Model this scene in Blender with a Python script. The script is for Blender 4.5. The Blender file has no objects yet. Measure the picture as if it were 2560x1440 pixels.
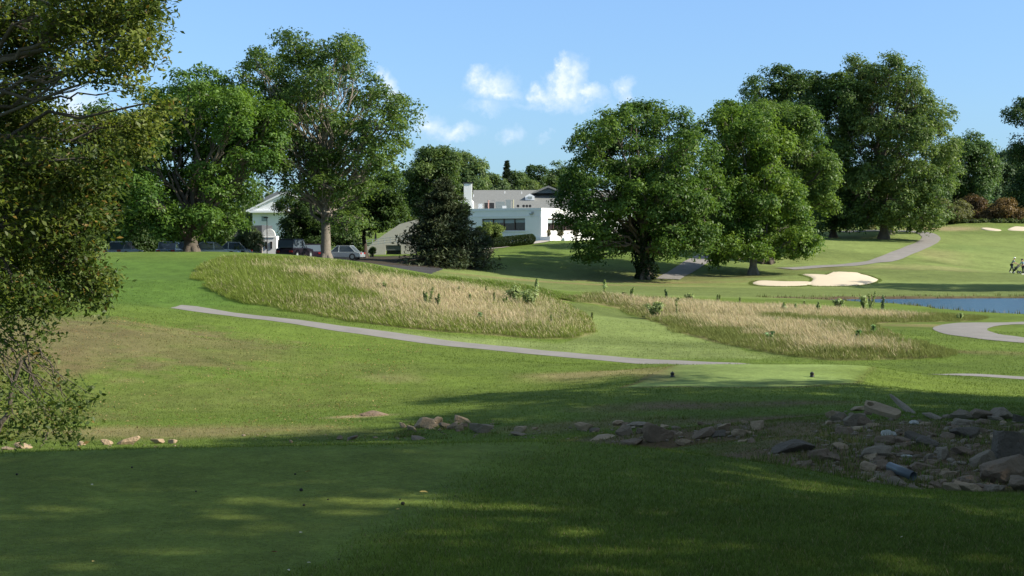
import bpy, bmesh, math, random
import numpy as np
from mathutils import Vector, Matrix, Euler
R = math.radians
random.seed(7)
rng = np.random.default_rng(7)
S = bpy.context.scene
C = S.collection

# ------------------------------------------------------------------ camera
F = 3517.0; PITCH = math.atan(120.0/F)
cam = bpy.data.cameras.new('camera'); camo = bpy.data.objects.new('camera', cam); C.objects.link(camo)
cam.sensor_width = 36; cam.lens = 36*F/2560.0; cam.clip_start = 0.1; cam.clip_end = 6000
camo.location = (0, 0, 0); camo.rotation_euler = (math.pi/2-PITCH, 0, 0)
S.camera = camo

# ------------------------------------------------------------------ world, sun
SUN_EL, SUN_AZ = 34.0, -12.0            # azimuth measured from +x (right) towards +y (away)
W = bpy.data.worlds.new('World'); S.world = W; W.use_nodes = True
nt = W.node_tree; nt.nodes.clear()
def N(nt, t, **k):
    n = nt.nodes.new(t)
    for a, v in k.items():
        if a in n.inputs.keys(): n.inputs[a].default_value = v
        else: setattr(n, a, v)
    return n
L = lambda nt, a, b: nt.links.new(a, b)
def mathn(nt, op, a, b=None, clamp=False):
    n = nt.nodes.new('ShaderNodeMath'); n.operation = op; n.use_clamp = clamp
    for i, v in enumerate((a, b)):
        if v is None: continue
        if isinstance(v, (int, float)): n.inputs[i].default_value = v
        else: nt.links.new(v, n.inputs[i])
    return n.outputs[0]
def mixc(nt, fac, a, b, mode='MIX'):
    n = nt.nodes.new('ShaderNodeMix'); n.data_type = 'RGBA'; n.blend_type = mode
    for i, v in ((0, fac), (6, a), (7, b)):
        if isinstance(v, (int, float)): n.inputs[i].default_value = v
        elif isinstance(v, tuple): n.inputs[i].default_value = v if len(v) == 4 else v+(1,)
        else: nt.links.new(v, n.inputs[i])
    return n.outputs[2]
sky = N(nt, 'ShaderNodeTexSky', sky_type='NISHITA', sun_disc=False, sun_elevation=R(SUN_EL), sun_rotation=R(90-SUN_AZ),
        altitude=200, air_density=1.0, dust_density=0.3, ozone_density=3.0)
tc = N(nt, 'ShaderNodeTexCoord')
# clouds live on the sky, laid out by compass direction and elevation
def skydir(px, py):
    a = (px-1280)/F; b = (py-720)/F
    v = Vector((a, math.cos(PITCH)-b*math.sin(PITCH), -math.sin(PITCH)-b*math.cos(PITCH))).normalized()
    return v
# (px, py, rx, ry, strength): base flat, top domed
CL = [(1410,215,58,62,1.0),(1395,172,28,30,1.0),(1480,232,46,26,.75),(1350,235,40,26,.7),
      (1225,215,56,44,.8),(1195,190,36,26,.65),(1250,235,50,24,.7),(1215,265,60,20,.4),
      (1560,225,26,38,.6),(1575,250,20,16,.5),(1135,330,75,24,.55),(1075,315,40,34,.6),(1280,335,34,22,.42),(1362,345,22,15,.45),
      (960,210,26,34,.9),(975,240,30,20,.7),(190,270,80,50,.7),(2040,215,30,20,.3),(1400,262,150,14,.35),(700,330,60,40,.4)]
nz = N(nt, 'ShaderNodeTexNoise', Scale=42.0, Detail=9.0, Roughness=0.62); L(nt, tc.outputs['Generated'], nz.inputs['Vector'])
nz2 = N(nt, 'ShaderNodeTexNoise', Scale=160.0, Detail=6.0, Roughness=0.6); L(nt, tc.outputs['Generated'], nz2.inputs['Vector'])
warp = N(nt, 'ShaderNodeVectorMath', operation='MULTIPLY_ADD'); L(nt, nz.outputs['Color'], warp.inputs[0])
warp.inputs[1].default_value = (.028,.028,.028); L(nt, tc.outputs['Generated'], warp.inputs[2])
warp2 = N(nt, 'ShaderNodeVectorMath', operation='MULTIPLY_ADD'); L(nt, nz2.outputs['Color'], warp2.inputs[0])
warp2.inputs[1].default_value = (.010,.010,.010); L(nt, warp.outputs[0], warp2.inputs[2])
tot = None
for (px, py, rx, ry, st) in CL:
    v = skydir(px, py)+Vector((.019,.019,.019))
    s = N(nt, 'ShaderNodeVectorMath', operation='SUBTRACT'); L(nt, warp2.outputs[0], s.inputs[0]); s.inputs[1].default_value = v
    m = N(nt, 'ShaderNodeVectorMath', operation='MULTIPLY'); L(nt, s.outputs[0], m.inputs[0]); m.inputs[1].default_value = (F/rx, F/rx, F/ry)
    ln = N(nt, 'ShaderNodeVectorMath', operation='LENGTH'); L(nt, m.outputs[0], ln.inputs[0])
    d = mathn(nt, 'SUBTRACT', 1.25, ln.outputs['Value'])
    d = mathn(nt, 'MULTIPLY', d, st*1.3, True)
    tot = d if tot is None else mathn(nt, 'MAXIMUM', tot, d)
cm = mathn(nt, 'MULTIPLY', tot, mathn(nt, 'ADD', mathn(nt, 'MULTIPLY', nz2.outputs['Fac'], 1.5), .15), True)
cm = mathn(nt, 'MULTIPLY', mathn(nt,'POWER', cm, 1.35), .78)
SKYS = 0.105
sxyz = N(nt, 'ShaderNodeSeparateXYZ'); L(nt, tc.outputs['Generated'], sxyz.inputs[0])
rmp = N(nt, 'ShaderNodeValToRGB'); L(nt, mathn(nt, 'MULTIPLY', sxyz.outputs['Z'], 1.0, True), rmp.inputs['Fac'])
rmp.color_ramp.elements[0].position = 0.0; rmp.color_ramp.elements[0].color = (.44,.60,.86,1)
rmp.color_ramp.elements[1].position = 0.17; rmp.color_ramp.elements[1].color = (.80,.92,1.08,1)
for p_, c_ in ((.04,(.50,.66,.88,1)),(.09,(.64,.78,.96,1)),(.30,(1.05,1.0,.92,1)),(.55,(1.75,1.42,1.02,1))):  # upper sky, outside the view, warmed and boosted as added fill for the shade
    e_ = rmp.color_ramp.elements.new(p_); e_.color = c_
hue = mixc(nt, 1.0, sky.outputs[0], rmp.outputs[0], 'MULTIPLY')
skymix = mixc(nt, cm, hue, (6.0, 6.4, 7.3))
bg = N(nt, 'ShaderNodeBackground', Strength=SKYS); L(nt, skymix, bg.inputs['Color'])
wo = N(nt, 'ShaderNodeOutputWorld'); L(nt, bg.outputs[0], wo.inputs['Surface'])
sv = Vector((math.cos(R(SUN_EL))*math.cos(R(SUN_AZ)), math.cos(R(SUN_EL))*math.sin(R(SUN_AZ)), math.sin(R(SUN_EL))))
sl = bpy.data.lights.new('sun', 'SUN'); sl.energy = 4.6; sl.angle = R(0.55); sl.color = (1.0, .93, .80)
so = bpy.data.objects.new('sun', sl); C.objects.link(so); so.rotation_euler = sv.to_track_quat('Z', 'Y').to_euler(); so.location = sv*500
S.view_settings.view_transform = 'Standard'; S.view_settings.look = 'None'; S.view_settings.gamma = 1; S.view_settings.exposure = 0.74
S.render.engine = 'CYCLES'; S.cycles.transparent_max_bounces = 8; S.cycles.max_bounces = 6

# ------------------------------------------------------------------ pixel <-> place
cp, sp_ = math.cos(PITCH), math.sin(PITCH)
def P(px, py, d):
    a = (px-1280)/F; b = (py-720)/F
    t = d/(cp-b*sp_)
    return np.array((a*t, d, t*(-sp_-b*cp)))
# terrain anchors: (px, py, distance)
CT = [ # upper tee and its shoulder
 (-900,1440,7.0),(0,1440,7.0),(700,1440,7.0),(1280,1440,7.0),(1900,1440,7.05),(2560,1440,7.0),(3300,1440,7.0),
 (0,1280,8.8),(700,1280,8.8),(1300,1280,8.8),(1900,1285,8.9),(2560,1300,9.2),(-600,1180,10.3),(0,1180,10.3),(700,1175,10.4),(1300,1175,10.5),(1700,1180,11.0),(2200,1225,10.8),
 (0,1132,11.25),(400,1120,11.5),(800,1113,11.65),(1100,1108,11.75),(1350,1104,12.1),(1600,1120,12.2),(1800,1142,12.1),(2000,1172,11.9),(2200,1222,11.4),(2560,1245,10.8),(3000,1260,10.6),
 # rock bowl, right
 (2050,1185,12.8),(2300,1225,12.2),(2560,1225,12.2),(2200,1180,14.0),(2450,1170,14.0),(1900,1130,15.5),(2150,1110,16.5),(2350,1100,17.0),(2560,1120,16),(2000,1070,20),(2200,1060,20.5),(2450,1060,20.5),
 (2120,1035,24),(2300,1030,24.5),(2500,1035,24),(2900,1035,24),(1750,1110,18),(1650,1095,21),(1600,1075,25),(1800,1065,25),(1850,1045,27),
 (2100,1010,29.0),(2300,1000,31),(2560,1008,31.5),(1800,1010,30),
 # gully, centre and left
 (1450,1060,27),(1300,1085,26),(1100,1075,27.5),(900,1095,27),(600,1110,26),(200,1115,26),(-200,1115,26),(1200,1050,29),(920,1045,30),(600,1060,30),(200,1060,30),
 (1500,1020,30),(1400,1000,31.5),(1200,1010,32),
 # lower tee
 (1570,968,34.4),(1850,968,34.4),(2120,958,35.2),(1700,914,40.4),(1950,914,40.4),(2170,915,40.2),(1650,940,37.1),(1900,940,37.1),(2120,938,37.3),
 (1750,985,32.6),(2000,985,32.6),(2200,975,34),(1450,965,36.5),(1600,925,41),(1650,913,43.5),
 # meadow between
 (600,1000,35),(200,1000,35),(-200,1000,34),(900,1000,35),(1100,960,38),(700,920,41),(300,900,40),(0,900,38),(-400,880,38),(1200,900,44),(1500,915,44),
 (300,820,46),(0,820,44),(500,840,47),(800,860,48.5),(100,780,50),(300,762,54),
 (2440,936,43.5),(2560,943,43.2),(2900,945,43),(2350,950,39.5),(2300,975,36),(2560,975,38),(2250,930,41),
 # path line
 (480,772,56),(700,800,54),(900,828,52),(1100,856,51),(1300,877,50),(1600,899,48),(1850,909,46.5),
 # mound
 (500,740,60),(480,690,68),(600,632,80),(300,631,80),(100,632,82),(-300,640,82),(400,630,81),(740,639,79),(900,656,77),(1000,674,76),(1100,690,76),(1250,704,76),(1400,728,77),
 (300,700,64),(0,700,64),(700,740,60),(800,690,67),(1000,760,61),(1000,710,68),(1200,780,62),(1200,735,70),(1400,800,62),(1450,835,57),(1200,838,55),(900,806,56),
 # channel and right meadow
 (1370,750,86),(1450,760,80),(1600,795,69),(1680,822,62),(1800,860,56),(1950,888,51),(2080,899,49),(2360,889,50.5),(1560,850,57),(1700,885,51),
 (1600,745,96),(1800,755,92),(2000,765,88),(2200,782,82),(2450,794,79),(2560,798,78.5),(2800,801,78.5),(1800,800,70),(2000,820,64),(2200,820,65),(2200,860,56),(2400,840,61),(2560,840,61),(2560,900,50.5),(2900,850,60),
 # far side of the pond
 (1500,735,112),(1800,738,113),(2100,741,114),(2560,741,114.5),(3000,742,115),(1400,722,122),(1700,722,124),(2000,722,127),(2560,722,127),(2900,715,130),
 (1600,700,141),(1400,700,138),(1883,687,150),(1800,694,144),(1750,660,158),(1915,664,163),(1900,713,134.5),(2020,713,134.5),(2150,713,135),(2030,686,141),(2110,681,142.5),(2190,697,141),(1960,690,143),(2000,675,156),
 (2300,690,147),(2300,655,166),(2550,686,170),(2450,650,180),(2200,657,168),(2250,636,180),(2320,610,195),(2560,610,203),
 (2210,597,200),(2083,597,202),(2300,580,216),(2440,558,228),(2400,566,226),(2560,560,228),(2800,560,228),(2150,576,218),
 (1200,650,150),(1300,645,152),(1400,650,155),(1200,627,163),(1340,610,171),(1420,602,176),(1560,612,176),(1560,640,160),(1700,620,175),(1850,612,178),(1950,600,190),
 (1000,655,142),(800,650,130),(500,647,125),(300,644,125),(0,646,125),(-300,655,125),(1050,640,165),(900,640,165),(600,640,170),(200,640,170),
 (1100,690,125),(900,672,115),(600,660,100),(200,660,100),
 (1300,594,230),(900,612,230),(300,610,240),(1700,590,240),(2100,562,260),(2560,545,280),(3100,545,280),
]
FARP = [(-500,400,3),(0,420,4),(500,420,14),(-900,900,6),(0,1500,8),(900,1000,12),(-300,200,0),(350,160,0),(300,60,-4),(-300,60,-2),(0,-60,-2),(-150,-50,-2),(150,-50,-2),
        (60,20,-2.6),(30,15,-2.3),(25,30,-3.6),(-40,15,-2.6),(-30,25,-3.2),(0,2,-1.72),(8,2,-1.72),(-8,2,-1.72),(15,5,-1.9),(-15,5,-1.75),(-14,12,-2.1),
        # behind the lip of the upper tee (hidden slope)
        (-5,13.5,-2.5),(-3,13.5,-2.5),(-1,13.5,-2.45),(-6,13.5,-2.5),(0,13.6,-2.4),(-6,19,-3.4),(-2,19,-3.35),(2,20,-3.2),(-4,16,-3.0),(-1,16,-2.95),(1.5,15,-2.55),
        # dip behind the lower tee
        (4,44.5,-4.15),(7,44.5,-4.25),(10,44.5,-4.3),(12.5,44.5,-4.3)]
pts = np.array([P(*c) for c in CT]+[list(p) for p in FARP], float)
def warp_uv(x, y):
    q = np.maximum(y+14.0, 0.5*np.abs(y)+8) ; q = np.where(y < -4, 10+0*y, q)
    v = np.where(y < -4, np.log(10)*1.0+(y+4)/10, np.log(q))
    return x/q*1.55, v*2.4
cu, cv = warp_uv(pts[:,0], pts[:,1])
EPS = 0.03
def kern(r2): return np.sqrt(r2+EPS**2)
A = kern((cu[:,None]-cu)**2+(cv[:,None]-cv)**2)
NC = len(pts); M = np.zeros((NC+3, NC+3)); M[:NC,:NC] = A; M[:NC,NC] = 1; M[:NC,NC+1] = cu; M[:NC,NC+2] = cv; M[NC:,:NC] = M[:NC,NC:].T
M[:NC,:NC] -= np.eye(NC)*0.0025
sol = np.linalg.solve(M, np.concatenate([pts[:,2], [0,0,0]]))
def hbase(x, y):
    x = np.atleast_1d(np.asarray(x, float)); y = np.atleast_1d(np.asarray(y, float))
    sh = x.shape; x = x.ravel(); y = y.ravel(); out = np.empty(len(x))
    for i in range(0, len(x), 40000):
        u, v = warp_uv(x[i:i+40000], y[i:i+40000])
        out[i:i+40000] = kern((u[:,None]-cu)**2+(v[:,None]-cv)**2)@sol[:NC]+sol[NC]+sol[NC+1]*u+sol[NC+2]*v
    return out.reshape(sh)
DD = np.exp(np.linspace(math.log(5), math.log(420), 1500))
def hit(px, py, dmin=0, f=None):
    a = (px-1280)/F; b = (py-720)/F
    t = DD/(cp-b*sp_); z = t*(-sp_-b*cp); x = a*t
    g = hbase(x, DD); k = np.where((z < g) & (DD > dmin))[0]
    if len(k) == 0: i = len(DD)-1
    else: i = k[0]
    if i > 0 and len(k):
        e0 = z[i-1]-g[i-1]; e1 = z[i]-g[i]; w = e0/(e0-e1+1e-9); w = min(max(w,0),1)
        return np.array((x[i-1]+(x[i]-x[i-1])*w, DD[i-1]+(DD[i]-DD[i-1])*w, g[i-1]+(g[i]-g[i-1])*w))
    return np.array((x[i], DD[i], g[i]))
def hits(lst, dmin=0): return np.array([hit(p[0], p[1], p[2] if len(p) > 2 else dmin) for p in lst])
def catmull(p, k=8, closed=False):
    p = np.asarray(p, float); m = len(p); out = []
    rngi = range(m) if closed else range(m-1)
    for i in rngi:
        if closed: a, b, c, d = p[i-1], p[i], p[(i+1)%m], p[(i+2)%m]
        else: a, b, c, d = p[max(i-1,0)], p[i], p[i+1], p[min(i+2,m-1)]
        for t in np.arange(k)/k:
            out.append(0.5*((2*b)+(-a+c)*t+(2*a-5*b+4*c-d)*t*t+(-a+3*b-3*c+d)*t**3))
    if not closed: out.append(p[-1])
    return np.array(out)
def inpoly(x, y, poly):
    c = np.zeros(x.shape, bool); m = len(poly); j = m-1
    for i in range(m):
        xi, yi = poly[i][:2]; xj, yj = poly[j][:2]
        if yi != yj:
            k = ((yi > y) != (yj > y)) & (x < (xj-xi)*(y-yi)/(yj-yi)+xi); c ^= k
        j = i
    return c
def polydist(x, y, poly):       # signed, positive inside
    dm = np.full(x.shape, 1e9); m = len(poly)
    for i in range(m):
        ax, ay = poly[i-1][:2]; bx, by = poly[i][:2]
        dx, dy = bx-ax, by-ay; l2 = dx*dx+dy*dy+1e-12
        t = np.clip(((x-ax)*dx+(y-ay)*dy)/l2, 0, 1)
        dm = np.minimum(dm, np.hypot(x-ax-t*dx, y-ay-t*dy))
    return np.where(inpoly(x, y, poly), dm, -dm)
def linedist(x, y, line):
    dm = np.full(x.shape, 1e9)
    for i in range(1, len(line)):
        ax, ay = line[i-1][:2]; bx, by = line[i][:2]
        dx, dy = bx-ax, by-ay; l2 = dx*dx+dy*dy+1e-12
        t = np.clip(((x-ax)*dx+(y-ay)*dy)/l2, 0, 1)
        dm = np.minimum(dm, np.hypot(x-ax-t*dx, y-ay-t*dy))
    return dm
def sstep(a, b, x):
    t = np.clip((x-a)/(b-a), 0, 1); return t*t*(3-2*t)
_perm = rng.random((256, 256))
def vnoise(x, y, s, o=0.0):
    x = np.asarray(x)/s+37.3+o; y = np.asarray(y)/s+11.7+o*1.7
    xi = np.floor(x).astype(int); yi = np.floor(y).astype(int); fx = x-xi; fy = y-yi
    fx = fx*fx*(3-2*fx); fy = fy*fy*(3-2*fy)
    g = lambda i, j: _perm[i & 255, j & 255]
    return (g(xi,yi)*(1-fx)+g(xi+1,yi)*fx)*(1-fy)+(g(xi,yi+1)*(1-fx)+g(xi+1,yi+1)*fx)*fy
def fbm(x, y, s, o=0.0, n=4):
    t = 0; a = 1; w = 0
    for i in range(n): t = t+a*vnoise(x, y, s, o+i*3.1); w += a; a *= .55; s *= .5
    return t/w

# ------------------------------------------------------------------ layout lines
WZ = -4.78
pond = np.array([P(1930,751.5,110.5),P(2050,750,112),P(2250,748.5,113.5),P(2560,747.5,114.8),P(3000,747,115),P(3300,760,103),P(3200,782,89),P(2800,788,85.5),P(2560,787,85.3),P(2420,781,89),P(2260,765,99.5),P(2090,756,107)])
pond = catmull(pond, 5, True)
def ground(x, y):
    h = hbase(x, y); x = np.atleast_1d(x); y = np.atleast_1d(y)
    k = (x > 10) & (x < 80) & (y > 75) & (y < 130)
    if k.any():
        d = polydist(x[k], y[k], pond)
        jag = (fbm(x[k], y[k], 2.2, 5)-.5)*.8
        s = sstep(-1.0, 1.6, d+jag); h = h.copy(); h[k] = h[k]*(1-s)+(-6.0)*s
    # little turf lips and irregularities
    amp = np.clip((np.abs(y)-14)/60, 0.0, 1)
    h = h + (fbm(x, y, 6.0, 2)-.5)*0.16*np.clip((y-24)/20, 0, 1)*np.clip((260-y)/60,0,1)
    return h
path1 = hits([(440,767),(470,770),(560,784),(700,802),(850,822),(1000,842),(1100,856),(1250,872),(1400,886),(1600,901)])
path1 = np.vstack([path1, [P(1850,911,45.9), (9,43.9,0), (12.4,43.4,0), P(2450,941,42.9), P(2560,945,42.8), P(2900,950,42.6)]])
path1 = catmull(path1, 8)
path2 = catmull(np.array([P(2950,803,76),P(2700,805,75.5),P(2560,811,73.4),P(2470,815,71.8),P(2415,823,68.6),P(2400,833,65),P(2430,844,62),P(2490,852,60),P(2570,862,58.2),P(2750,873,57)]), 8)
path3 = catmull(hits([(2100,580,150),(2200,577,150),(2290,580,150),(2325,590,150),(2322,603,150),(2290,619,150),(2245,637,150),(2195,655,150),(2130,662,150),(2050,667,150),(1960,673,148)]), 6)
path4 = catmull(hits([(1670,699,120),(1700,681,120),(1730,662,120),(1760,645,120),(1800,627,120),(1850,612,120),(1950,602,120)]), 6)
path5 = catmull(hits([(1080,636,150),(1215,623,150),(1280,614,150),(1340,607,150),(1430,601,150),(1560,600,150)]), 6)
pathBunk = []
fes1 = catmull(hits([(480,690),(492,670),(540,652),(600,641.5),(680,645),(760,650.5),(830,657.5),(900,674),(1000,697),(1150,712),(1300,733),(1400,753),(1465,790),(1488,825),(1450,845),(1350,848),(1200,838),(1050,826),(900,805),(750,780),(620,756),(530,728)]), 4, True)
fes1b = catmull(hits([(830,656.5),(920,669),(1100,695),(1250,706),(1380,728),(1440,748),(1400,753),(1300,733),(1150,710),(1000,697),(900,674)]), 3, True)
fes2 = catmull(hits([(1370,746),(1450,742),(1600,750),(1800,762),(2000,770),(2200,783),(2330,790),(2450,792),(2440,800),(2300,806),(2180,812),(2250,850),(2330,868),(2368,886),(2300,894),(2080,900),(1950,888),(1850,870),(1760,848),(1680,824),(1600,795),(1540,772),(1460,758),(1385,752)]), 3, True)
tee1 = np.array([hit(0,1134),hit(400,1122),hit(800,1116),hit(1100,1112),hit(1330,1112),hit(1290,1140),hit(1190,1190),hit(1080,1270),hit(930,1370),hit(800,1439),(-1.6,5,0),(-2.2,0,0),(-14,0,0),(-14,11,0)])
tee2 = np.array([P(1565,969,34.3),P(1700,914,40.4),P(1950,913.5,40.5),P(2175,915,40.3),P(2125,956,35.4),P(2000,968,34.4),P(1800,969,34.4)])
bunkerA = catmull(hits([(2003,688,120),(2040,690,120),(2075,684,120),(2115,680.5,120),(2150,684,120),(2175,691,120),(2196,701,120),(2165,712,120),(2100,716,120),(2030,715,120),(2022,708,120),(2032,697,120)]), 5, True)
bunkerB = catmull(hits([(1882,706,120),(1900,702.5,120),(1960,705,120),(2028,706,120),(2034,712,120),(1990,716,120),(1930,716,120),(1888,712,120)]), 5, True)
bunkerC = catmull(hits([(2452,571,190),(2470,570.3,190),(2503,575.5,190),(2490,577.5,190),(2465,575.5,190)]), 5, True)
bunkerD = catmull(hits([(2519,574,190),(2535,567,190),(2560,568,190),(2610,571,190),(2600,577,190),(2540,577,190)]), 5, True)
parking = np.array([(-60,112,0),(-8,112,0),(-6,150,0),(-12,160,0),(-60,160,0)])

# ------------------------------------------------------------------ helpers
def tag(o, label=None, cat=None, group=None, kind=None):
    if label: o['label'] = label
    if cat: o['category'] = cat
    if group: o['group'] = group
    if kind: o['kind'] = kind
    return o
def empty(name, loc, rz=0):
    o = bpy.data.objects.new(name, None); C.objects.link(o); o.location = loc; o.rotation_euler = (0,0,rz); o.empty_display_size = .2
    return o
def npmesh(name, V, Fc, mat, parent=None, col=None, smooth=False):
    """V (n,3); Fc (m,k) int ; col (n,3) per vertex. Geometry given in WORLD coords; parent offset is removed."""
    V = np.asarray(V, np.float32)
    if parent is not None:
        V = V-np.array(parent.location, np.float32)
        a = parent.rotation_euler.z
        if a: c, s = math.cos(-a), math.sin(-a); V = np.stack([V[:,0]*c-V[:,1]*s, V[:,0]*s+V[:,1]*c, V[:,2]], 1)
    me = bpy.data.meshes.new(name); Fc = np.asarray(Fc, np.int32); m, k = Fc.shape
    me.vertices.add(len(V)); me.vertices.foreach_set('co', V.ravel().astype(np.float32))
    me.loops.add(m*k); me.loops.foreach_set('vertex_index', Fc.ravel())
    me.polygons.add(m); me.polygons.foreach_set('loop_start', np.arange(0, m*k, k, dtype=np.int32))
    me.update(calc_edges=True)
    if smooth: me.polygons.foreach_set('use_smooth', np.ones(m, bool))
    if col is not None:
        at = me.color_attributes.new('Col', 'FLOAT_COLOR', 'POINT')
        at.data.foreach_set('color', np.concatenate([col, np.ones((len(col),1))], 1).astype(np.float32).ravel())
    if mat: me.materials.append(mat)
    o = bpy.data.objects.new(name, me); C.objects.link(o)
    if parent is not None: o.parent = parent
    return o
class MB:
    def __init__(s): s.v = []; s.f = []
    def add(s, vs, fs):
        b = len(s.v); s.v += [tuple(v) for v in vs]; s.f += [tuple(i+b for i in f) for f in fs]
    def box(s, x0,x1,y0,y1,z0,z1):
        s.add([(x0,y0,z0),(x1,y0,z0),(x1,y1,z0),(x0,y1,z0),(x0,y0,z1),(x1,y0,z1),(x1,y1,z1),(x0,y1,z1)],
              [(0,3,2,1),(4,5,6,7),(0,1,5,4),(1,2,6,5),(2,3,7,6),(3,0,4,7)]); return s
    def prism(s, poly, y0, y1):      # polygon in x,z extruded along y
        m = len(poly); s.add([(x,y0,z) for x,z in poly]+[(x,y1,z) for x,z in poly],
              [tuple(range(m)), tuple(range(2*m-1,m-1,-1))]+[(i,(i+1)%m+0,(i+1)%m+m,i+m)[::-1] for i in range(m)]); return s
    def tube(s, a, b, r0, r1=None, n=8):
        r1 = r0 if r1 is None else r1
        a = Vector(a); b = Vector(b); d = (b-a).normalized(); u = d.orthogonal().normalized(); w = d.cross(u)
        vs = []
        for p, r in ((a,r0),(b,r1)):
            for i in range(n):
                t = 2*math.pi*i/n; vs.append(p+u*math.cos(t)*r+w*math.sin(t)*r)
        s.add(vs, [(i,(i+1)%n,(i+1)%n+n,i+n) for i in range(n)]+[tuple(range(n-1,-1,-1)), tuple(range(n,2*n))]); return s
    def ball(s, c, r, sc=(1,1,1), nu=10, nv=7):
        vs = []; fs = []
        for j in range(nv+1):
            for i in range(nu):
                a = math.pi*j/nv; b = 2*math.pi*i/nu
                vs.append((c[0]+r*sc[0]*math.sin(a)*math.cos(b), c[1]+r*sc[1]*math.sin(a)*math.sin(b), c[2]+r*sc[2]*math.cos(a)))
        for j in range(nv):
            for i in range(nu): fs.append((j*nu+i,(j+1)*nu+i,(j+1)*nu+(i+1)%nu,j*nu+(i+1)%nu))
        s.add(vs, fs); return s
    def build(s, name, mat, parent=None, bevel=0, smooth=False):
        me = bpy.data.meshes.new(name); me.from_pydata(s.v, [], s.f); me.update()
        if bevel:
            bm = bmesh.new(); bm.from_mesh(me); bmesh.ops.remove_doubles(bm, verts=bm.verts, dist=1e-5)
            bmesh.ops.bevel(bm, geom=[e for e in bm.edges if e.calc_face_angle(0) > .5], offset=bevel, segments=2, affect='EDGES', profile=.7)
            bm.to_mesh(me); bm.free()
        if smooth: me.polygons.foreach_set('use_smooth', [True]*len(me.polygons))
        me.materials.append(mat); o = bpy.data.objects.new(name, me); C.objects.link(o)
        if parent: o.parent = parent
        return o

# ------------------------------------------------------------------ materials
def newmat(name):
    m = bpy.data.materials.new(name); m.use_nodes = True; nt = m.node_tree
    for x in list(nt.nodes): nt.nodes.remove(x)
    return m, nt, N(nt, 'ShaderNodeOutputMaterial')
def plain(name, col, rough=.6, var=.15, scale=6.0, bump=0.0, metallic=0.0, spec=.4, bscale=None):
    m, nt, out = newmat(name)
    tc = N(nt,'ShaderNodeTexCoord'); nz = N(nt,'ShaderNodeTexNoise', Scale=scale, Detail=6.0, Roughness=.6); L(nt, tc.outputs['Object'], nz.inputs['Vector'])
    f = mathn(nt,'ADD', mathn(nt,'MULTIPLY', nz.outputs['Fac'], 2*var), 1-var)
    c = N(nt,'ShaderNodeVectorMath', operation='SCALE'); c.inputs[0].default_value = col; L(nt, f, c.inputs['Scale'])
    b = N(nt,'ShaderNodeBsdfPrincipled'); L(nt, c.outputs[0], b.inputs['Base Color']); b.inputs['Roughness'].default_value = rough
    b.inputs['Metallic'].default_value = metallic; b.inputs['Specular IOR Level'].default_value = spec
    if bump:
        n2 = N(nt,'ShaderNodeTexNoise', Scale=bscale or scale*4, Detail=8.0, Roughness=.65); L(nt, tc.outputs['Object'], n2.inputs['Vector'])
        bp = N(nt,'ShaderNodeBump', Strength=bump, Distance=.05); L(nt, n2.outputs['Fac'], bp.inputs['Height']); L(nt, bp.outputs[0], b.inputs['Normal'])
    L(nt, b.outputs[0], out.inputs['Surface']); return m
def leafmat(name, trans=.35, rough=.5, tint=(1.25,1.25,.7), spec=.3):
    m, nt, out = newmat(name)
    at = N(nt,'ShaderNodeAttribute', attribute_name='Col')
    b = N(nt,'ShaderNodeBsdfPrincipled'); L(nt, at.outputs['Color'], b.inputs['Base Color']); b.inputs['Roughness'].default_value = rough
    b.inputs['Specular IOR Level'].default_value = spec
    t = N(nt,'ShaderNodeBsdfTranslucent'); L(nt, mixc(nt, 1.0, at.outputs['Color'], tint, 'MULTIPLY'), t.inputs['Color'])
    mx = N(nt,'ShaderNodeMixShader'); mx.inputs[0].default_value = trans
    L(nt, b.outputs[0], mx.inputs[1]); L(nt, t.outputs[0], mx.inputs[2]); L(nt, mx.outputs[0], out.inputs['Surface']); return m
M_leaf = leafmat('leaf', .42); M_needle = leafmat('needle', .12, .6); M_grass = leafmat('grass_blade', .3, .7, (1.15,1.2,.7), .15); M_dry = leafmat('dry_grass_blade', .3, .8, (1.1,1.0,.8), .1)
M_bark = plain('bark', (.115,.095,.072), .9, .5, 3.0, .9, bscale=14)
M_barkl = plain('bark_pale', (.20,.175,.14), .9, .45, 3.0, .8, bscale=14)
M_barkd = plain('bark_dark', (.07,.055,.042), .9, .4, 4.0, .8, bscale=20)
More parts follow.
